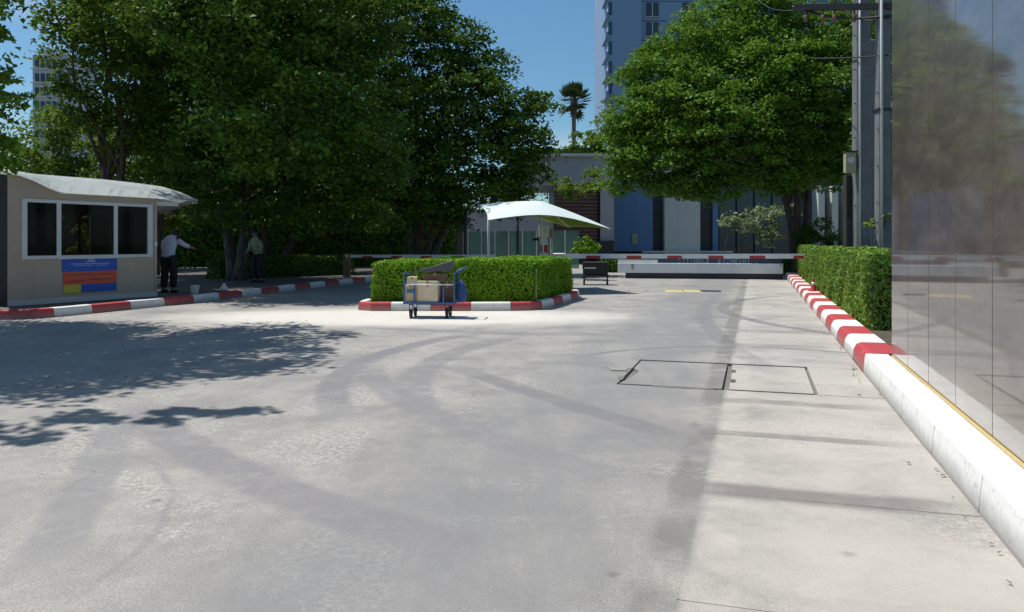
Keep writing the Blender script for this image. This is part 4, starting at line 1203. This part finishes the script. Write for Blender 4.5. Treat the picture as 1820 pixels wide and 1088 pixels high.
# barrier arms
def arm(label, a, b, w, th, reds, cradle=None, machine=None):
    a, b = Vector(a), Vector(b)
    root = empty('boom_barrier', a); tag(root, label, 'boom barrier', 'boom barriers of the two lanes')
    d = b - a
    MB().bar((0, 0, 0), d, w, th).build('boom', M['white'], root)
    u = d.normalized(); s_ = Vector((-u.y, u.x, 0))
    if s_.y > 0: s_ = -s_
    for f0, f1 in reds:
        p, q = d * f0, d * f1
        o_ = s_ * (w / 2 + .003)
        m = MB().hexa([p + o_ * .2 + Vector((0, 0, -th * .502)), q + o_ * .2 + Vector((0, 0, -th * .502)), q + o_ + Vector((0, 0, -th * .502)), p + o_ + Vector((0, 0, -th * .502)),
                       p + o_ * .2 + Vector((0, 0, th * .12)), q + o_ * .2 + Vector((0, 0, th * .12)), q + o_ + Vector((0, 0, th * .12)), p + o_ + Vector((0, 0, th * .12))])
        m.build('red_band', M['red'], root)
    return root
ra0, ra1 = pt(1000, 455.5, 27.2), pt(1430, 455.5, 25.3)
def fr_(px):
    # fraction along the right arm for a photo column
    k = (px - 910) / F
    return (k * ra0.y - ra0.x) / ((ra1.x - ra0.x) - k * (ra1.y - ra0.y))
arm('long white boom with red bands lowered across the right lane', ra0, ra1, .05, .155, [(fr_(x0), fr_(x1)) for x0, x1 in ((1042, 1067), (1114, 1140), (1186, 1212), (1259, 1286), (1332, 1360), (1410, 1429))])
bx = empty('barrier_machine', (ra0.x - .1, ra0.y + .1, 0), -TH); tag(bx, 'grey barrier machine box at the end of the island', 'barrier machine')
MB().box(-.18, .18, -.15, .15, 0, 1.0).bevel(.02, 2).build('cabinet', M['concgrey'], bx)
MB().box(-.2, .2, -.17, .17, 1.001, 1.06).bevel(.02, 1).build('lid', M['white'], bx)
la0, la1 = pt(614, 455.5, 29.5), pt(880, 455.5, 28.0)
arm('white boom lowered across the shaded left lane', la0, la1, .05, .11, [(f, f + .07) for f in (.12, .32, .52, .72)])
cr = empty('boom_rest', (la0.x + .05, la0.y, 0)); tag(cr, 'brown post holding the tip of the left lane boom', 'post')
MB().box(-.13, .13, -.1, .1, 0, .80).bevel(.01, 1).build('rest_post', M['brown'], cr)
MB().box(-.13, -.07, -.1, .1, .80, .98).box(.07, .13, -.1, .1, .80, .98).build('rest_fork', M['brown'], cr)

# dark trolley beyond the island
tr_ = gp(1062, 507)
tl = empty('platform_trolley', (tr_.x, tr_.y + .3, 0), R(-6)); tag(tl, 'dark loaded trolley on castors just beyond the end of the island', 'trolley')
MB().box(-.52, .42, -.32, .32, .28, .33).bevel(.008, 1).build('trolley_deck', M['darkmetal'], tl)
MB().box(-.46, .38, -.28, .28, .335, .78).bevel(.02, 1).build('black_crate', M['black'], tl)
MB().box(-.40, -.02, -.284, -.281, .55, .60).build('crate_label', M['concgrey'], tl)
for x in (-.42, .36):
    for y in (-.26, .26):
        MB().tube([(x, y, .28), (x, y, .12)], .022, 6).build('leg', M['darkmetal'], tl)
        MB().tube([(x - .03, y, .07), (x + .03, y, .07)], .07, 12).build('castor', M['black'], tl)
MB().bar((-.42, -.26, .16), (.36, -.26, .16), .02).bar((-.42, .26, .16), (.36, .26, .16), .02).build('brace', M['darkmetal'], tl)

# speed bump remains
bump = empty('speed_bump', gp(1200, 518)); tag(bump, 'worn yellow and black speed bump across the right lane', 'speed bump')
def hump(px0, px1, mat):
    a, b = gp(px0, 518) - bump.location, gp(px1, 518.6) - bump.location
    rows = []
    for f in (0, 1):
        p = a.lerp(b, f)
        rows.append([p + Vector((0, y, z)) for y, z in ((-.17, .001), (-.12, .022), (-.05, .036), (.05, .036), (.12, .022), (.17, .001))])
    MB().grid(rows).build('bump_block', mat, bump)
hump(1118, 1148, M['kcore']); hump(1149, 1179, M['kcore']); hump(1180, 1212, M['yellow']); hump(1213, 1244, M['yellow']); hump(1245, 1280, M['black'])

# ------------------------------------------------------------------ white sign wall across the end of the drive
A_, B_ = pt(1098, 480, 31.4), pt(1392, 480, 30.3)
ang = math.atan2(B_.y - A_.y, B_.x - A_.x)
sw = empty('sign_wall', (A_.x, A_.y, 0), ang); tag(sw, 'low white sign wall with a navy lettering strip at the end of the drive', 'sign wall')
SL = math.hypot(B_.x - A_.x, B_.y - A_.y)
MB().box(0.0, SL, 0, .30, .22, .61).bevel(.012, 1).build('wall_body', M['white'], sw)
MB().box(0.3, SL, .06, .28, 0, .218).build('plinth', M['darkcl'], sw)
MB().box(SL * .25, SL - .04, .10, .22, .611, .80).build('letter_strip', M['navy'], sw)
MB().box(0, SL * .249, .08, .24, .611, .73).build('coping', M['white'], sw)
MB().box(SL * .085, SL * .10, -.012, -.001, .36, .57).build('lamp', M['meter'], sw)
MB().tube([(SL - .14, -.02, .54), (SL - .05, -.02, .50)], .05, 8).build('end_tube', M['frame'], sw)  # short pale tube near the right end of the wall
def glyph(m, kind, x, w, z0, z1):
    q, y0, y1 = w * .24, .075, .099
    seg = {'C': ((0, q, 0, 1), (0, 1, 0, .2), (0, 1, .8, 1)), 'I': ((.38, .62, 0, 1),), 'H': ((0, .24, 0, 1), (.76, 1, 0, 1), (.24, .76, .4, .6)), 'O': ((0, .24, 0, 1), (.76, 1, 0, 1), (.24, .76, 0, .2), (.24, .76, .8, 1)),
           'L': ((0, .24, 0, 1), (.24, 1, 0, .2)), 'E': ((0, .24, 0, 1), (.24, 1, 0, .2), (.24, .85, .4, .6), (.24, 1, .8, 1)), 'T': ((.38, .62, 0, .8), (0, 1, .8, 1))}[kind]
    for a, b, c, d in seg:
        m.box(x + a * w, x + b * w, y0, y1, z0 + c * (z1 - z0), z0 + d * (z1 - z0))
x = SL * .25 + (SL * .75) * .165
lw = SL * .0245
for ch in 'CITIHOLE EICHEIHI':
    if ch != ' ':
        m = MB(); glyph(m, ch, x, lw * .74, .62, .785)
        m.build('letter', M['letter'], sw)
        x += lw
    else: x += lw * 1.9

# ------------------------------------------------------------------ concrete poles, wires, meter
def pole(label, px, Y, wpx, top, taper=.85, group='concrete utility poles behind the right hedge'):
    p = pt(px, 500, Y)
    w = wpx / F * Y
    e = empty('utility_pole', (p.x, p.y, .1)); tag(e, label, 'utility pole', group)
    m = MB()
    a, b = w / 2, w / 2 * taper
    m.hexa([Vector(q) for q in ((-a, -a, 0), (a, -a, 0), (a, a, 0), (-a, a, 0), (-b, -b, top), (b, -b, top), (b, b, top), (-b, b, top))])
    m.bevel(w * .12, 1)
    m.build('shaft', M['pole'], e)
    m = MB()
    for k in range(9):
        z = 2.2 + k * .8
        m.tube([(-a * .96, -a * .5, z), (-a * 1.2, -a * .5, z)], .012, 5)
    m.build('step_bolt', M['darkmetal'], e)
    return e
p1 = pole('thick concrete utility pole with the meter box, nearest the trees', 1531, 18.6, 27, 9.6)
p2 = pole('concrete utility pole closest to the granite wall', 1569, 17.2, 23, 9.6)
p3 = pole('slim grey pole standing between the two thick concrete poles', 1549, 20.5, 16, 6.6, .9)
for p_, wz in ((p2, 4.2), (p1, 3.1)):
    w = .30
    MB().box(-w / 2 - .012, w / 2 + .012, -w / 2 - .012, w / 2 + .012, wz, wz + .05).build('strap', M['darkmetal'], p_)
MB().tube([(-.11, -.17, 1.0), (-.11, -.17, 9.2)], .022, 6).build('conduit', M['frame'], p1)
MB().tube([(-.10, -.16, 1.0), (-.10, -.16, 9.0)], .03, 6).build('conduit', M['concgrey'], p2)
pm = pt(1510, 290, 18.5)
mt = empty('meter_box', (pm.x, pm.y, pm.z)); tag(mt, 'yellowish electricity meter fixed to the side of the thick pole', 'meter box')
MB().box(-.13, .12, -.1, .06, -.24, .25).bevel(.02, 2).build('case', M['meter'], mt)
MB().tube([(-.01, -.1, .06), (-.01, -.13, .06)], .08, 14).build('dial', M['concgrey'], mt)
MB().box(-.15, .14, -.12, .08, .251, .28).build('hood', M['black'], mt)
pd = pt(1510, 440, 18.8)
cb = empty('cabinet_column', (pd.x, pd.y, .12)); tag(cb, 'tall black cable cabinet standing below the meter box', 'cabinet')
MB().box(-.12, .12, -.1, .1, 0, pt(1510, 312, 18.8).z - .12).bevel(.01, 1).build('cabinet_body', M['black'], cb)
MB().box(-.125, .125, -.112, -.101, .3, 1.9).build('cabinet_door', M['darkcl'], cb)
# cross arm with insulators
ca, cb2 = pt(1412, 14, 18.2), pt(1588, 11, 17.0)
xa = empty('cross_arm', ca); tag(xa, 'dark steel cross arm carrying insulators near the top of the poles', 'cross arm')
MB().bar((0, 0, 0), cb2 - ca, .11, .13).build('beam', M['darkmetal'], xa)
for f in (.12, .3, .42, .62):
    b = (cb2 - ca) * f
    MB().tube([b + Vector((0, 0, -.06)), b + Vector((0, 0, -.16)), b + Vector((0, 0, -.18)), b + Vector((0, 0, -.3)), b + Vector((0, 0, -.34))], [.02, .03, .06, .05, .02], 8).build('insulator', M['brown'], xa)
def wire(label, a, b, sag, r=.014):
    pts = [a.lerp(b, i / 16) - Vector((0, 0, sag * math.sin(math.pi * i / 16))) for i in range(17)]
    o = MB().tube(pts, r, 5).build('cable', M['cable'])
    tag(o, label, 'cable')
wire('thick black cable sagging under the cross arm', pt(1408, 12, 18.3), pt(1592, 27, 16.9), .16, .03)
wire('black cable looping from the cross arm down to the second pole', pt(1490, 12, 18.0), pt(1592, 26, 16.9), .22, .02)
wire('thin black service wire crossing both poles at mid height', pt(1440, 104, 21), pt(1600, 96, 16.5), .03, .016)
wire('thin wire drooping towards the tree from the cross arm', pt(1418, 18, 18.2), pt(1330, -20, 30), .3, .012)

# ------------------------------------------------------------------ thin posts by the fence
def thin_post(label, px, py0, Y, r, mat):
    a = pt(px, py0, Y)
    e = empty('lamp_post', (a.x, a.y, 0)); tag(e, label, 'post')
    MB().tube([(0, 0, 0), (0, 0, a.z)], r, 8).build('mast', M[mat], e)
    MB().tube([(0, 0, a.z), (0, 0, a.z + .06)], [r * 1.8, r * .6], 8).build('cap', M[mat], e)
    MB().tube([(0, 0, 0), (0, 0, .05)], r * 2.4, 8).build('foot', M[mat], e)
thin_post('pale thin post rising at the left edge of the parasol', 868, 358, 29.5, .045, 'concgrey')
thin_post('dark thin post seen below the parasol in front of the glass fence', 920, 388, 32, .055, 'darkmetal')
thin_post('dark post among the tree stems left of the parasol', 827, 374, 33, .075, 'darkmetal')

# ------------------------------------------------------------------ buildings behind
# glass fence
gf = empty('glass_fence', pt(840, 440, 44).xy.to_3d()); tag(gf, 'green tinted glass fence panels beyond the parasol', 'glass fence')
ga, gb = pt(832, 440, 45), pt(1030, 440, 43)
for i in range(8):
    a = ga.lerp(gb, i / 8) - gf.location; b = ga.lerp(gb, (i + .97) / 8) - gf.location
    a.z = b.z = 0
    zt_ = 2.05
    m = MB().hexa([a, b, b + Vector((0, .02, 0)), a + Vector((0, .02, 0)), a + Vector((0, 0, zt_)), b + Vector((0, 0, zt_)), b + Vector((0, .02, zt_)), a + Vector((0, .02, zt_))])
    m.build('glass_panel', M['greenglass'], gf)
    MB().box(a.x - .03, a.x + .03, a.y - .05, a.y - .01, 0, zt_ + .05).build('fence_post', M['concgrey'], gf)
# low building with brown louvres
Y0 = 55.0
lb = empty('low_building', (0, Y0, 0)); tag(lb, 'low pale building with brown louvres and planted flat roof behind the parasol', 'building')
X_ = lambda px: (px - 910) / F * Y0
Z_ = lambda py: H - (py - HOR) / F * Y0
def lbx(name, mat, px0, px1, py0, py1, y0, y1): return MB().box(X_(px0), X_(px1), y0, y1, Z_(py1), Z_(py0)).build(name, mat, lb)
lbx('wall', M['pale'], 700, 985, 372, 496, 0.4, 10)
lbx('upper_wall', M['pale'], 900, 1092, 279, 328, 0.0, 10)
lbx('roof_edge', M['concgrey'], 895, 1096, 273, 278.7, -.25, 10.2)
lbx('louvre_back', M['darkcl'], 986, 1066, 328.3, 496, 0.5, 9)
for k in range(17):
    lbx('louvre_slat', M['brick'], 987, 1062, 330 + k * 6.4, 335.2 + k * 6.4, .12 + random.uniform(-.01, .01), .42)
lbx('corner_pier', M['pale'], 1067, 1091, 310, 496, -.1, 6)
lbx('dark_base', M['darkcl'], 1060, 1090, 428, 496, -.5, -.11)
for k in range(5): lbx('step', M['frame'], 836, 858, 420 + k * 7, 424 + k * 7, -.3 + .02 * k, .38)
for k in range(4):
    lbx('window', M['winglass'], 888 + k * 27, 908 + k * 27, 412, 452, .33, .45)
rail = MB()
for k in range(18): rail.bar((X_(897 + k * 11), -.1, Z_(273)), (X_(897 + k * 11), -.1, Z_(266)), .03)
rail.bar((X_(897), -.1, Z_(266)), (X_(1090), -.1, Z_(266)), .05)
rail.build('roof_railing', M['darkmetal'], lb)
hedge('trimmed green hedge along the edge of the flat roof', [(X_(940), 55.6), (X_(1085), 55.6), (X_(1085), 57), (X_(940), 57)], Z_(278), Z_(265), 2500, .26, 'leaf_mid', .12)

# podium of the tower
Y0 = 62.0
pdm = empty('tower_podium', (0, Y0, 0)); tag(pdm, 'podium with blue and grey cladding at the foot of the tower', 'building')
def pbx(name, mat, px0, px1, py0, py1, y0, y1): return MB().box(X_(px0), X_(px1), y0, y1, Z_(py1), Z_(py0)).build(name, mat, pdm)
pbx('podium_block', M['darkcl'], 1088, 1800, 250, 480, 1.2, 22)
pbx('blue_panel', M['bluepanel'], 1094, 1128, 300, 447, .2, 1.19); pbx('blue_panel', M['bluepanel'], 1128.4, 1161, 300, 447, .2, 1.19)
pbx('pier', M['darkcl'], 1162, 1179, 300, 470, .5, 1.19)
pbx('column', M['concgrey'], 1180, 1202, 260, 470, -.3, 1.19); pbx('column', M['concgrey'], 1203, 1244, 260, 470, -.1, 1.19)
pbx('mullion', M['bluepanel'], 1272, 1282, 330, 450, .9, 1.19)
for k in range(4): pbx('window', M['winglass'], 1284 + k * 32, 1313 + k * 32, 330, 452, .95, 1.19)
for k in range(3): pbx('column', M['concgrey'], 1453 + k * 24, 1464 + k * 24, 330, 470, -.2, 1.19)
pbx('ledge', M['concgrey'], 1140, 1300, 446, 449, -.6, .1)
MB().box(X_(1124), X_(1133), .1, .195, Z_(435), Z_(415)).build('wall_lamp', M['meter'], pdm)
# tower
Y0 = 120.0
tw = empty('tower', (0, Y0, 0)); tag(tw, 'tall blue grey apartment tower rising behind the right tree', 'tower')
def tbx(name, mat, x0, x1, z0, z1, y0, y1, parent=None): return MB().box(x0, x1, y0, y1, z0, z1).build(name, mat, parent or tw)
TX0, TX1 = X_(1081), X_(1560)
tbx('wall', M['tower'], TX0, X_(1140), 0, 62, 0, 20)
tbx('wall', M['tower'], X_(1140) + .01, TX1, 0, 62, .8, 20)
for k in range(20):
    z = 2.4 + k * 3.0
    bal = tbx('balcony', M['tower'], TX0 - .45, TX0 - .005, z, z + 1.0, -.3, 5)
    tbx('balustrade', M['greenglass'], TX0 - .42, TX0 - .38, z + 1.001, z + 1.25, -.25, 4.9, bal)
    tbx('side_window', M['towerdk'], TX0 + .0, TX0 + .6, z + .6, z + 2.6, -.02, -.005)
    for px in (1150, 1215, 1300, 1390, 1480):
        w_ = tbx('window', M['winglass'], X_(px), X_(px) + 1.9, z + .6, z + 2.7, .70, .79)
        tbx('frame', M['frame'], X_(px) + .9, X_(px) + 1.0, z + .6, z + 2.7, .66, .699, w_)
        tbx('sill', M['pale'], X_(px) - .15, X_(px) + 2.05, z + .45, z + .598, .55, .79, w_)
    tbx('floor_band', M['towerdk'], X_(1140) + .01, TX1, z - .12, z + .0, .77, .799)
# pale block far away at the left
Y0 = 170.0
fb = empty('apartment_block', (0, Y0, 0)); tag(fb, 'far pale apartment block with gridded windows at the left edge', 'building')
MB().box(X_(58), X_(112), 0, 14, 0, Z_(98)).build('wall', M['bulk'], fb)
MB().box(X_(66), X_(96), 2, 10, Z_(98) + .01, Z_(84)).build('roof_house', M['bulk'], fb)
wm = None
for i in range(9):
    for j in range(5):
        x0 = X_(60) + .3 + j * 1.25; z1 = Z_(98) - 1.0 - i * 3.0
        if wm is None:
            w_ = MB().box(0, .85, -.12, -.005, -1.7, 0).build('window', M['winglass'], fb); wm = w_.data
        else:
            w_ = link('window', wm, None, fb)
        w_.location = (x0, 0, z1)
    MB().box(X_(58) - .2, X_(112) + .2, -.5, -.01, Z_(98) - 3.05 - i * 3.0, Z_(98) - 2.85 - i * 3.0).build('balcony', M['frame'], fb)
# shaded boundary wall behind the trees
Y0 = 50.0
bw = empty('boundary_wall', (0, Y0, 0)); tag(bw, 'brown boundary wall in deep shade behind the grove', 'wall')
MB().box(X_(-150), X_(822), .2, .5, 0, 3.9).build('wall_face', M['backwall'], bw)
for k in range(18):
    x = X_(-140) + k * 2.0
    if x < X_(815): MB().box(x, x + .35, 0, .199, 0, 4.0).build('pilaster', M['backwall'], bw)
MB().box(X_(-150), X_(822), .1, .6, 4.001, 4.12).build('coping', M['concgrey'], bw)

# fallen leaves blown along the kerbs and under the trees
lp = []
for _ in range(190):
    q = random.random()
    if q < .35:
        lp.append(st(random.uniform(2, 26), 1.12 - abs(random.gauss(0, .10)), .012))
    elif q < .65:
        k_ = left_line[random.randint(4, len(left_line) - 6)]
        lp.append(Vector((k_.x + abs(random.gauss(.05, .35)), k_.y - abs(random.gauss(0, .2)), .012)))
    else:
        lp.append(Vector((random.gauss(-4.5, 2.2), random.uniform(6, 15.5), .012)))
lit = link('fallen_leaves', leaf_mesh('fallen_leaves', np.array([tuple(v) for v in lp]), 0.036, 3.0), worn('dry_leaf', (0.20, 0.12, 0.05), (0.10, 0.09, 0.03), 0.8, 3))
tag(lit, kind='stuff')
